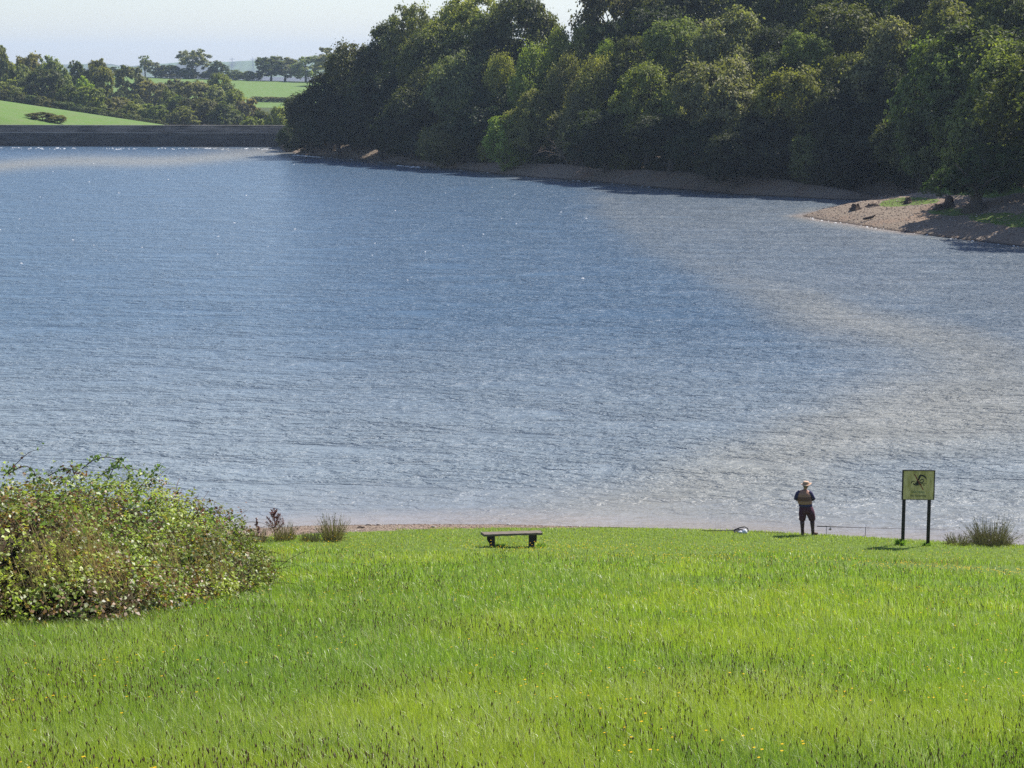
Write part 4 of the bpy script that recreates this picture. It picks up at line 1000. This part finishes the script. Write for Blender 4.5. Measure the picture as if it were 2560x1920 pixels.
b = MB(); b.box(((xl + xr) / 2, -0.075, (zt2 + zb2) / 2), (bw_, 0.025, bh_)); b.build("board", M_sign, sign)
M_frame = simple("sign_frame", (0.022, 0.022, 0.025), 0.6)
b = MB(); b.box((xl - 0.02, -0.075, (zt2 + zb2) / 2), (0.04, 0.05, bh_ + 0.02)); b.box((xr + 0.015, -0.075, (zt2 + zb2) / 2), (0.03, 0.05, bh_ + 0.02)); b.box(((xl + xr) / 2, -0.075, zt2 + 0.014), (bw_ + 0.07, 0.05, 0.028)); b.box(((xl + xr) / 2, -0.075, zb2 - 0.008), (bw_ - .002, 0.03, 0.016)); b.build("frame", M_frame, sign)
# pictogram, traced in 1659 px crop units of an 11.85x enlargement
def cp_(x, y): px, py = 2220 + x / 11.85, 1150 + y / 11.85; q = sp_(px, py); return q[0], q[2]
M_ink = simple("sign_ink", (0.018, 0.018, 0.022), 0.6); M_red = simple("sign_red", (0.22, 0.035, 0.03), 0.6); M_grn = simple("faded_green_ink", (0.05, 0.15, 0.09), 0.6); M_blk = simple("faded_dark_ink", (0.04, 0.06, 0.055), 0.6)
def stroke(b, pts, wds, y=-0.0905, th=0.003):
    W2 = [Vector(cp_(*p)) for p in pts]; Lf, Rt = [], []
    for i, p in enumerate(W2):
        d = (W2[min(i + 1, len(W2) - 1)] - W2[max(i - 1, 0)]).normalized(); nn = Vector((-d.y, d.x)); w_ = (wds[i] if hasattr(wds, '__len__') else wds) / 11.85 * sc_ / 2
        Lf.append(p + nn * w_); Rt.append(p - nn * w_)
    for i in range(len(W2) - 1):
        q = [Lf[i], Lf[i + 1], Rt[i + 1], Rt[i]]
        b.add([(v.x, y, v.y) for v in q] + [(v.x, y + th, v.y) for v in q], [(0, 1, 2, 3), (0, 4, 5, 1), (1, 5, 6, 2), (2, 6, 7, 3), (3, 7, 4, 0)])
b = MB()
stroke(b, [(770, 620), (830, 560), (870, 460), (885, 430), (980, 455), (1040, 500), (1065, 560)], [10, 50, 60, 45, 48, 42, 12])
stroke(b, [(885, 660), (870, 610), (905, 560), (950, 550), (985, 575), (985, 610), (950, 645), (900, 660), (885, 660)], 24, -0.0908)
stroke(b, [(615, 680), (625, 630), (680, 612), (740, 618)], [22, 26, 22, 6], -0.0911)
stroke(b, [(675, 665), (690, 700), (740, 725), (820, 722), (890, 700), (960, 672), (1020, 665), (1075, 690)], [10, 34, 34, 30, 20, 16, 14, 8], -0.0914)
stroke(b, [(720, 668), (800, 690), (860, 672)], [20, 70, 8], -0.0917); stroke(b, [(800, 560), (800, 680)], [10, 90], -0.092); stroke(b, [(975, 705), (1010, 735)], [20, 34], -0.0923)
b.build("swimmer_pictogram", M_ink, sign)
b = MB(); stroke(b, [(700, 405), (980, 868)], 26, -0.095); b.build("red_slash", M_red, sign)
def text(name, s_, cx, cy, wpx, mat):
    cu = bpy.data.curves.new(name, 'FONT'); cu.body = s_; cu.align_x = 'CENTER'; cu.align_y = 'CENTER'; cu.size = 1; cu.extrude = 0.01
    o = bpy.data.objects.new(name, cu); C.objects.link(o); bpy.context.view_layer.update()
    me = bpy.data.meshes.new_from_object(o.evaluated_get(bpy.context.evaluated_depsgraph_get())); bpy.data.objects.remove(o)
    xs = [v.co.x for v in me.vertices]; k = (wpx / 11.85 * sc_) / (max(xs) - min(xs)); me.materials.clear(); me.materials.append(mat)
    x, z = cp_(cx, cy)
    t_ = link(name, me, sign, (x, -0.0895, z)); t_.scale = (k, k * 1.15, 0.2); t_.rotation_euler = (PI / 2, 0, 0)
text("welsh_lettering", "Dim Nofio", 820, 930, 370, M_grn)
text("english_lettering", "No Swimming", 830, 1040, 460, M_blk)
# longer grass left unmown round the posts
for px, lab in ((2250, "tall green grass tuft at the foot of the sign's left post"), (2318, "small green grass tuft at the foot of the sign's right post"), (1250, "dark green grass tuft left unmown under the bench's left leg"), (1352, "dark green grass tuft left unmown under the bench's right leg")):
    Yq = sY - .1 if px > 2000 else bY - .05; x = xat(px, Yq, 1366); z = tz(x, Yq); o = thing("grass_tuft", lab, "grass tuft", (x, Yq, z), "unmown tufts at posts and bench legs"); n = 260 if px == 2250 else 110
    a = g.random(n) * 6.28; r0 = 0.10 * np.sqrt(g.random(n)) * (1.3 if px < 2000 else 1); P0 = np.stack([np.cos(a) * r0, np.sin(a) * r0, 0 * a - 0.02], 1); L = (0.20 if px == 2250 else 0.12) * (0.5 + 0.6 * g.random(n)); ln = np.abs(g.normal(0, 0.5, n))
    P1 = P0 + np.stack([np.cos(a) * L * np.sin(ln), np.sin(a) * L * np.sin(ln), L * np.cos(ln)], 1)
    V, F, cc = ribbons(P0, P1, L * 0.1, np.full(n, 0.02), np.array([0.15, 0.25, 0.035]) * (0.5 + 0.7 * g.random(n))[:, None], 3)
    link("blades", npmesh("blades", V, F, M_grass, {"col": cc}), o)

# ------------------------------------------------------------------ the angler
pX, pY = gat(2013.5, 1338); pZ = tz(pX, pY)
man = thing("person", "person in a pale brimmed hat and tan vest standing with folded arms, facing the water", "person", (pX, pY, pZ))
M_skin = simple("skin", (0.38, 0.20, 0.14), 0.55, 0.3, 0.08); M_vest = N("vest_cloth"); sx_ = M_vest.n("ShaderNodeSeparateXYZ"); M_vest.set(sx_.inputs[0], M_vest.coord())
bandv = M_vest.math('MULTIPLY', M_vest.ramp(sx_.outputs[2], 1.135, 1.145), M_vest.ramp(sx_.outputs[2], 1.285, 1.275)); M_vest = M_vest.pbr(M_vest.mix(bandv, (0.33, 0.185, 0.145), (0.15, 0.08, 0.065)), 0.9, 0.1)
M_shirt = simple("shirt_cloth", (0.05, 0.045, 0.11), 0.85, 0.1, 0.2); M_trou = simple("trouser_cloth", (0.085, 0.035, 0.055), 0.9, 0.1, 0.25, 12, 0.01); M_boot = simple("boot_rubber", (0.07, 0.035, 0.042), 0.55, 0.35); M_shoe = simple("boot_leather", (0.10, 0.055, 0.04), 0.6, 0.3)
M_hat = simple("straw_hat", (0.52, 0.35, 0.25), 0.85, 0.15, 0.12, 60); M_hband = simple("hat_band", (0.28, 0.15, 0.11), 0.8)
bv, be, br_ = [], [], []
def jn(p, r, par=None):
    bv.append(p); br_.append(r)
    if par is not None: be.append((par, len(bv) - 1))
    return len(bv) - 1
pel = jn((0, 0, 0.90), 0.15); sp1 = jn((-0.04, 0, 1.08), 0.15, pel); sp2 = jn((-0.075, 0.01, 1.28), 0.155, sp1); ch = jn((-0.07, 0.01, 1.40), 0.13, sp2); nk = jn((-0.045, 0.01, 1.49), 0.06, ch); nk2 = jn((-0.03, 0.02, 1.545), 0.058, nk)
hd = jn((-0.02, 0.03, 1.61), 0.085, nk2); hd2 = jn((-0.015, 0.035, 1.67), 0.09, hd); hd3 = jn((-0.015, 0.03, 1.725), 0.06, hd2)
nose = jn((0.0, 0.125, 1.625), 0.014, hd); chin = jn((-0.005, 0.10, 1.575), 0.035, hd)
for sd_e in (-1, 1): jn((-0.02 + sd_e * 0.09, 0.03, 1.63), 0.018, hd)
hands = []
for sgn, sh, elb, wr in ((-1, (-0.255, 0.0, 1.405), (-0.315, 0.03, 1.15), (-0.13, 0.22, 1.12)), (1, (0.105, 0.0, 1.395), (0.235, 0.04, 1.14), (0.03, 0.235, 1.16))):
    a = jn(sh, 0.062, ch); e1 = jn(tuple(Vector(sh).lerp(Vector(elb), 0.5)), 0.052, a); e = jn(elb, 0.042, e1); f = jn(tuple(Vector(elb).lerp(Vector(wr), 0.45)), 0.042, e); w_ = jn(wr, 0.027, f)
    d = (Vector(wr) - Vector(elb)).normalized(); pc = Vector(wr) + d * 0.05; palm = jn(tuple(pc), 0.032, w_)
    for q in range(4):
        bs = pc + d * 0.035 + Vector((0, 0.004, 0.030 - 0.019 * q)); ln = (0.062, 0.072, 0.068, 0.052)[q]
        k1 = jn(tuple(bs), 0.0095, palm); k2_ = jn(tuple(bs + d * ln * 0.5 + Vector((0, 0.004, 0))), 0.0085, k1); jn(tuple(bs + d * ln * 0.85 + Vector((0, -0.02, -0.004))), 0.0075, k2_)
    t1 = jn(tuple(Vector(wr) + d * 0.03 + Vector((0, 0.0, 0.035))), 0.012, palm); jn(tuple(Vector(wr) + d * 0.065 + Vector((0, -0.005, 0.055))), 0.0095, t1)
for kn, an, toe in (((-0.105, 0.02, 0.49), (-0.10, 0.0, 0.09), (-0.055, 0.15, 0.035)), ((0.205, 0.03, 0.49), (0.235, 0.0, 0.09), (0.36, 0.10, 0.035))):
    hp = jn((-0.09 if kn[0] < 0 else 0.09, 0, 0.84), 0.105, pel); th = jn(tuple(Vector(bv[hp]).lerp(Vector(kn), 0.5)), 0.085, hp); k = jn(kn, 0.058, th); c1 = jn(tuple(Vector(kn).lerp(Vector(an), 0.35)), 0.055, k); a = jn(an, 0.036, c1); f = jn(toe, 0.032, a)
me = bpy.data.meshes.new("body"); me.from_pydata(bv, be, []); me.materials.append(M_skin); me.update()
body = link("body", me, man); sk = body.modifiers.new("skin", 'SKIN'); sk.use_smooth_shade = True
for i, v in enumerate(me.skin_vertices[0].data): v.radius = (br_[i], br_[i]); v.use_root = (i == 0)
sb = body.modifiers.new("subsurf", 'SUBSURF'); sb.levels = 1; sb.render_levels = 2
for ex in (-0.035, 0.032):
    b = MB(); b.ell((-0.015 + ex, 0.112, 1.645), (0.012, 0.008, 0.009), 6); b.build("eye", simple("eye%d" % (ex > 0), (0.05, 0.03, 0.02), 0.3), man, True)
b = MB(); b.rings([(-0.02, 0.015, 1.575, 0.07, 0.075), (-0.02, 0.02, 1.62, 0.096, 0.098), (-0.017, 0.022, 1.67, 0.102, 0.104)], 18); b.build("hair", simple("grey_hair", (0.13, 0.11, 0.10), 0.8), man, True)
def wobbly(name, R, mat, n=22, amp=0.012, seed=1):
    b = MB(); b.rings(R, n); rr = random.Random(seed)
    b.v = [(x + amp * math.sin(z * 31 + i % n * 1.3) , y + amp * math.cos(z * 27 + (i % n) * 0.9), z) for i, (x, y, z) in enumerate(b.v)]
    return b
b = wobbly("vest", [(-0.035, 0, 1.035, 0.215, 0.165), (-0.035, 0, 1.06, 0.228, 0.175), (-0.05, 0, 1.14, 0.232, 0.175), (-0.065, 0, 1.26, 0.232, 0.172), (-0.075, 0, 1.36, 0.225, 0.15), (-0.073, 0, 1.42, 0.185, 0.125), (-0.06, 0.005, 1.465, 0.11, 0.09), (-0.05, 0.01, 1.495, 0.07, 0.072)], None, amp=0.006)
b.build("vest", M_vest, man, True)
b = wobbly("shirt", [(-0.02, 0, 0.945, 0.20, 0.15), (-0.02, 0, 0.97, 0.222, 0.165), (-0.03, 0, 1.05, 0.21, 0.16)], None, amp=0.006)
b.tube([(-0.20, 0, 1.425), (-0.265, 0.0, 1.36), (-0.305, 0.015, 1.25), (-0.325, 0.03, 1.165)], [0.075, 0.085, 0.078, 0.073], 14)
b.tube([(0.06, 0, 1.42), (0.125, 0.0, 1.36), (0.19, 0.02, 1.25), (0.24, 0.04, 1.165)], [0.075, 0.085, 0.078, 0.073], 14)
b.build("shirt", M_shirt, man, True)
b = wobbly("trousers", [(0.0, 0, 0.72, 0.17, 0.13), (0.0, 0, 0.80, 0.21, 0.165), (0.0, 0, 0.90, 0.215, 0.165), (-0.01, 0, 0.965, 0.20, 0.15)], None, amp=0.005)
b.tube([(-0.095, 0, 0.88), (-0.10, 0.005, 0.72), (-0.105, 0.015, 0.58), (-0.11, 0.02, 0.50), (-0.11, 0.02, 0.475)], [0.128, 0.132, 0.112, 0.104, 0.085], 16)
b.tube([(0.10, 0, 0.88), (0.15, 0.005, 0.72), (0.195, 0.02, 0.58), (0.212, 0.03, 0.50), (0.215, 0.03, 0.475)], [0.128, 0.135, 0.115, 0.108, 0.085], 16)
b.build("trousers", M_trou, man, True)
for kn, an, toe, hl in (((-0.11, 0.02, 0.50), (-0.095, 0.0, 0.10), (-0.03, 0.17, 0.035), (-0.105, -0.045, 0.04)), ((0.212, 0.03, 0.50), (0.238, 0.0, 0.10), (0.40, 0.11, 0.035), (0.20, -0.03, 0.04))):
    b = MB(); k_, a_ = Vector(kn), Vector(an); b.tube([k_, k_.lerp(a_, 0.3), k_.lerp(a_, 0.7), a_, a_ - Vector((0, 0, 0.03))], [0.074, 0.073, 0.056, 0.054, 0.05], 14); b.build("boot_leg", M_boot, man, True)
    t_, h_ = Vector(toe), Vector(hl); d = (t_ - h_)
    b = MB(); b.tube([h_, h_ + d * 0.12, h_ + d * 0.35 + Vector((0, 0, .02)), h_ + d * 0.75, t_, t_ + d * 0.06 - Vector((0, 0, .008))], [0.02, 0.05, 0.056, 0.048, 0.036, 0.012], 12); b.build("boot_foot", M_shoe, man, True)
# hat: crown, band and a wavy brim turned up a little at the left
b = MB(); b.rings([(-0.012, 0.03, 1.668, 0.104, 0.108), (-0.012, 0.03, 1.70, 0.102, 0.106), (-0.012, 0.03, 1.745, 0.094, 0.098), (-0.012, 0.03, 1.762, 0.078, 0.082), (-0.012, 0.03, 1.756, 0.03, 0.04)], 24); b.build("hat_crown", M_hat, man, True)
V = []; F = []; n = 40
for j, rr in enumerate((0.10, 0.135, 0.175, 0.175, 0.135, 0.10)):
    for i in range(n):
        a = 2 * PI * i / n; dz = (rr - 0.10) * (0.35 * math.cos(2 * a) - 0.10 - 0.22 * math.cos(a - PI)) + (0.006 if j > 2 else 0)
        V.append((-0.012 + math.cos(a) * rr, 0.03 + math.sin(a) * rr * 1.05, 1.672 + dz))
for j in range(5):
    for i in range(n): F.append((j * n + i, j * n + (i + 1) % n, (j + 1) * n + (i + 1) % n, (j + 1) * n + i))
b = MB(); b.add(V, F); b.build("hat_brim", M_hat, man, True)
b = MB(); b.rings([(-0.012, 0.03, 1.684, 0.1055, 0.1095), (-0.012, 0.03, 1.708, 0.1045, 0.1085)], 24); b.build("hat_band", M_hband, man, True)

# ------------------------------------------------------------------ rod on its rests, net, bag
M_metal = simple("dull_metal", (0.12, 0.11, 0.11), 0.4, 0.5, Metallic=0.6); M_blackm = simple("black_plastic", (0.02, 0.02, 0.022), 0.5)
Yr_ = pY + 0.5
ra, rb, rc = Vector(at(2043, 1315.5, Yr_)), Vector(at(2164, 1319.5, Yr_ + 0.4)), Vector(at(2400, 1326, Yr_ + 1.3))
rod = thing("fishing_rod", "long thin dark fishing rod lying level on two bank sticks", "fishing rod", tuple(ra))
L_ = lambda v: tuple(Vector(v) - ra)
b = MB(); b.tube([L_(ra), L_(ra.lerp(rb, 0.55))], [0.016, 0.014], 8); b.build("handle", M_blackm, rod, True)
b = MB(); b.tube([L_(ra.lerp(rb, 0.55)), L_(rb), L_(rc)], [0.010, 0.008, 0.0035], 8); b.build("rod_blank", simple("carbon", (0.05, 0.03, 0.035), 0.4), rod, True)
rl = ra.lerp(rb, 0.27) - Vector((0, 0, 0.085)); b = MB(); q = L_(rl); b.box((q[0], q[1], q[2] + 0.05), (0.02, 0.015, 0.07)); b.ell((q[0], q[1], q[2]), (0.045, 0.035, 0.04), 8); b.tube([(q[0] - 0.02, q[1], q[2]), (q[0] - 0.07, q[1] - 0.03, q[2] - 0.02)], 0.008, 6); reel = b.build("reel", simple("reel_metal", (0.45, 0.38, 0.36), 0.35, 0.5, Metallic=0.7), rod, True)
for i, (p, lab) in enumerate(((ra.lerp(rb, 0.19), "bank stick holding the rod near its handle"), (rb, "bank stick holding the middle of the rod"))):
    z = tz(p.x, p.y); H = p.z - z - 0.012; o = thing("rod_rest", lab, "rod rest", (p.x, p.y, z), "rod rests")
    b = MB(); b.tube([(0, 0, -0.1), (0, 0, H - 0.03)], 0.009, 8); b.build("stick", M_metal, o, True)
    b = MB(); b.tube([(-0.001, -0.03, H + 0.035), (0, -0.02, H - 0.012), (0, 0, H - 0.028), (0, 0.02, H - 0.012), (0.001, 0.03, H + 0.035)], 0.006, 6); b.build("fork", M_blackm, o, True)
nX, nY = gat(1862, 1331); nZ = tz(nX, nY); net = thing("landing_net", "dark landing net lying on the shore grass with its long handle pointing left", "landing net", (nX, nY, nZ))
def nl(px, py, dy=0): p = at(px, py, nY + dy); return (p[0] - nX, dy, max(p[2] - nZ, 0.015))
b = MB(); b.tube([nl(1755, 1326.5), nl(1795, 1326.8), nl(1835, 1325)], [0.012, 0.015, 0.014], 8); b.build("net_handle", M_blackm, net, True)
b = MB(); pts = [nl(*p) for p in [(1835, 1325), (1850, 1319), (1862, 1317), (1869, 1321), (1871, 1327), (1866, 1330), (1855, 1330)]]; b.tube(pts, 0.018, 8); b.build("hoop", M_blackm, net, True)
r_ = random.Random(8); V = []; F = []
for i in range(9):
    for j in range(7):
        p = nl(1832 + i * 4.2, 1329 - 7 * math.sin(PI * i / 8) * (0.4 + 0.6 * math.sin(PI * j / 6)) + r_.uniform(-.8, .8)); V.append((p[0], (j - 3) * 0.07, max(0.01, p[2])))
for i in range(8):
    for j in range(6): F.append((i * 7 + j, i * 7 + j + 1, (i + 1) * 7 + j + 1, (i + 1) * 7 + j))
b = MB(); b.add(V, F); b.build("netting", simple("netting", (0.035, 0.035, 0.04), 0.9), net, True)
p = at(1862, 1327, nY - 0.35); b = MB(); b.ell((0, 0, 0.05), (0.085, 0.09, 0.085), 9); b.ell((-0.12, 0.0, 0.035), (0.10, 0.07, 0.05), 8)
b.v = [(x + 0.008 * math.sin(z * 90 + x * 60), y, z + 0.008 * math.sin(x * 80)) for x, y, z in b.v]
o = b.build("bait_bag", simple("white_plastic", (0.62, 0.64, 0.72), 0.5), None, True); o.location = (p[0], nY - 0.35, tz(p[0], nY - 0.35)); tag(o, "small whitish plastic bag lying against the landing net", "bag")
b = MB(); pts = []
for px, py in ((1880, 1331), (1910, 1333), (1935, 1331.5), (1950, 1330.5), (1965, 1333.5)): q = at(px, py, (nY - 0.1)); pts.append((q[0], (nY - 0.1), tz(q[0], (nY - 0.1)) + 0.035))
o0 = Vector(pts[0]); b.tube([Vector(q) - o0 for q in pts], [0.008, 0.01, 0.012, 0.012, 0.005], 6); o = b.build("driftwood_stick", M_deadwood, None, True); o.location = o0; tag(o, "thin crooked stick lying on the bank between the net and the person", "stick")
# flat pale stones and driftwood on the left beach
for i, (px, py, w_, lab, cl) in enumerate(((922, 1320, 0.17, "pale flat piece of driftwood on the beach right of the rush clumps", 1), (946, 1318.5, 0.12, "second pale chip, nearer the water, on the beach right of the rush clumps", 1), (902, 1325, 0.20, "dark thin driftwood stick on the beach right of the rush clumps", 0), (1084, 1323, 0.16, "pale driftwood scrap at the grass edge left of the bench", 1), (604, 1320, 0.22, "dark driftwood lump at the water's edge beside the bramble bush", 0), (1271, 1318, 0.1, "white scrap on the grass behind the bench", 2))):
    x, y, z = at(px, py, 64.2); y = 64.2 - 0.8 if py > 1322 else 64.3; x = xat(px, y, py); z = tz(x, y)
    b = MB(); b.tube([(-w_ * .6, 0, 0.02), (-w_ * .2, 0.02, 0.035), (w_ * .3, -0.01, 0.03), (w_ * .6, 0.02, 0.02)], [(0.01, 0.02), (0.018, 0.04), (0.02, 0.035), (0.008, 0.015)], 7)
    o = b.build("driftwood", [M_deadwood, simple("bleached_wood", (0.55, 0.48, 0.42), 0.8), simple("white_scrap", (0.75, 0.74, 0.70), 0.7)][cl], None, True); o.location = (x, y, z); tag(o, lab, "driftwood" if cl < 2 else "litter")
    if cl == 2: o.name = "paper_scrap"

# ------------------------------------------------------------------ things on the spit and far bank
def fgat(px, py, y0=160, y1=260):
    Yq = np.linspace(y0, y1, 2500); dx, dy, dz = ray(px, py); Xq = Yq * dx / dy; Zq = CAM_H + Yq * dz / dy
    d = Zq - terrain(Xq, Yq)[0]; i = int(np.argmax(d < 0)) if (d < 0).any() else int(np.argmin(d)); return float(Xq[i]), float(Yq[i])
def stump(px, py, h, r, label, name="tree_stump", lean=0.0, back=0.0, parts=True):
    x, y = fgat(px, py)
    z = tz(x, y); o = thing(name, label, "tree stump", (x, y, z), "old stumps on the gravel spit"); rr = random.Random(px)
    b = MB(); n = 12; V = []; F = []
    for j, (zz, q) in enumerate(((-0.2, 1.5), (0.05, 1.35), (h * 0.35, 1.0), (h * 0.75, 0.85), (h, 0.8))):
        for i in range(n):
            a = 2 * PI * i / n; k = r * q * (1 + 0.18 * math.sin(a * 3 + 1) + rr.uniform(-.06, .06)); V.append((math.cos(a) * k + lean * zz, math.sin(a) * k, zz + (rr.uniform(-.25, .12) * h if j == 4 else 0)))
    for j in range(4):
        for i in range(n): F.append((j * n + i, j * n + (i + 1) % n, (j + 1) * n + (i + 1) % n, (j + 1) * n + i))
    V.append((lean * h, 0, h * 0.55)); F += [(4 * n + i, 4 * n + (i + 1) % n, len(V) - 1) for i in range(n)]
    b.add(V, F); b.build("stump_body", M_stump, o)
    for i in range(5):
        a = rr.uniform(0, 6.28); L = r * rr.uniform(1.8, 3.4); b = MB()
        b.tube([(math.cos(a) * r * .6, math.sin(a) * r * .6, h * 0.25), (math.cos(a) * L * .7, math.sin(a) * L * .7, 0.06), (math.cos(a) * L, math.sin(a) * L, -0.06)], [r * .32, r * .2, r * .08], 6); b.build("root", M_stump, o)
M_stump = simple("stump_wood", (0.075, 0.055, 0.045), 0.95, 0.1, 0.5, 4, 0.04)
stump(2138, 524, 0.60, 0.42, "dark tree stump at the water's edge near the tip of the spit")
stump(2180, 517, 0.32, 0.5, "low sprawling root stump just behind the tip stump on the spit")
stump(2371, 516, 1.05, 0.42, "tallest dark stump, upright in the middle of the spit", lean=0.05)
stump(2352, 523, 0.5, 0.4, "leaning broken stump touching the left side of the tallest one", lean=-0.5)
stump(2270, 507, 0.55, 0.3, "small dark stump on the grass patch behind the spit's ridge")
x, y = G(2270, 480, 2); 
b = MB(); b.tube([(-0.6, 0, 0.1), (-0.2, 0, 0.16), (0.3, 0.05, 0.28), (0.62, 0.05, 0.5)], [0.10, 0.14, 0.13, 0.05], 8); x, y = fgat(2173, 550); o = b.build("log", M_stump, None, True); o.location = (x, y, tz(x, y)); tag(o, "short dark log lying alone on the gravel of the spit", "log")
# overhanging tree on the spit: mushroom-like base with low green boughs
x, y = fgat(2440, 522); z = tz(x, y)
o = thing("root_mound_tree", "old tree with a flared eroded base and low spreading green boughs on the spit", "tree", (x, y, z)); rr = random.Random(4)
b = MB(); b.rings([(0, 0, -0.4, 1.6, 1.5), (0, 0, 0.1, 1.15, 1.1), (0, 0, 0.6, 0.62, 0.6), (0, 0, 1.1, 0.5, 0.5), (0.1, 0, 1.7, 0.75, 0.7), (0.3, 0, 2.6, 0.6, 0.6), (0.8, 0.4, 5, 0.4, 0.4)], 14)
for i in range(9):
    a = i * 0.75; b.tube([(0, 0, 1.4), (math.cos(a) * 1.4, math.sin(a) * 1.2, 2.0 + (i % 3) * .6), (math.cos(a) * 3, math.sin(a) * 2.6, 2.1 + (i % 3) * 1.1)], [0.25, 0.13, 0.04], 6)
b.build("trunk", M_bark, o, True)
lob = [(-3.6, -0.6, 2.2, 0.9), (-2.6, 0.2, 2.5, 1.2), (-1.4, -0.8, 2.3, 1.0), (-0.3, 0.3, 2.7, 1.3), (0.9, -0.5, 2.5, 1.1), (2.1, 0.2, 2.9, 1.3), (3.2, -0.3, 3.2, 1.3), (-4.3, 0.5, 1.9, 0.7), (2.8, 1.4, 4.4, 1.8), (0.6, 1.6, 4.2, 1.7), (4.4, 0.4, 4.2, 1.6)]
c = link("crown", crown(77, lob, 0.26, 15000, 0.4), o); c.color = (0.05, 0.08, 0.02, 1)  # crown colour darkened so the foliage looks shaded
# two slim bare trunks behind the spit
for px, lab in ((2362, "slim pale trunk standing behind the spit, left of a pair"), (2377, "slim pale trunk standing behind the spit, right of a pair")):
    x, y, _ = at(px, 450, G(2170, 500)[1] + 4); z = tz(x, y); b = MB(); b.tube([(0, 0, -0.3), (0.05, 0, 1.5), (-0.03, 0, 3.6), (0.1, 0, 6)], [0.17, 0.14, 0.12, 0.06], 8); o = b.build("slim_trunk", simple("pale_bark", (0.16, 0.14, 0.11), 0.9), None, True); o.location = (x, y, z); tag(o, lab, "tree trunk", "pair of slim trunks")
# bare fallen tree on the bank
x, y = fgat(1460, 440, 240, 310); fx0, fy0 = x, y; z = tz(x, y); o = thing("fallen_tree", "bare fallen tree with a spray of pale twigs reaching over the bank", "fallen tree", (x, y, z)); rr = random.Random(12)
def lw(px, py, d): p = at(px, py, fy0 + d); return Vector((p[0] - fx0, d, p[2] - z))
b = MB(); b.tube([lw(1560, 385, 2), lw(1500, 372, 0), lw(1440, 372, -.5), lw(1395, 385, -1)], [0.16, 0.13, 0.09, 0.03], 7); b.build("main_stem", M_twig if 'M_twig' in globals() else simple("twig_wood", (0.24, 0.19, 0.14), 0.9), o, True)
M_twig = simple("twig_bark", (0.23, 0.175, 0.13), 0.9)
starts = [lw(1500, 372, 0), lw(1440, 372, -.5), lw(1470, 380, -.3), lw(1400, 384, -1), lw(1455, 400, -.5)]
for i in range(46):
    s_ = rr.choice(starts) + Vector((rr.uniform(-.5, .5), rr.uniform(-.3, .3), rr.uniform(-.3, .3))); a = rr.uniform(1.9, 5.2); L = rr.uniform(1.0, 3.6)
    e_ = s_ + Vector((math.cos(a) * L, rr.uniform(-1.2, .8), math.sin(a) * L * 0.75)); e_.z = max(e_.z, -1.0); mid = s_.lerp(e_, 0.5) + Vector((0, 0, 0.35 * L * 0.4))
    b = MB(); b.tube([s_, mid, e_], [0.05, 0.035, 0.012], 5)
    for _ in range(5):
        t_ = rr.uniform(.3, 1); q = s_.lerp(e_, t_) + Vector((0, 0, 0.35 * L * .4 * 4 * t_ * (1 - t_))); b.tube([q, q + Vector((rr.uniform(-.7, .5), rr.uniform(-.4, .4), rr.uniform(-.5, .6)))], [0.02, 0.008], 4)
    b.build("branch", M_twig, o, True)

# ------------------------------------------------------------------ air: haze over the whole valley, closed box, sky outside
b = MB(); b.box((0, 4400, 45), (15000, 10800, 190))
m = N("haze"); vol = m.n("ShaderNodeVolumePrincipled"); vol.inputs['Color'].default_value = (0.62, 0.78, 1.0, 1); vol.inputs['Density'].default_value = 0.00013; vol.inputs['Anisotropy'].default_value = 0.1
m.t.links.new(vol.outputs[0], m.out.inputs['Volume'])
o = b.build("haze", m.mat); tag(o, "thin blue haze in the air over the valley", "haze", kind='stuff')
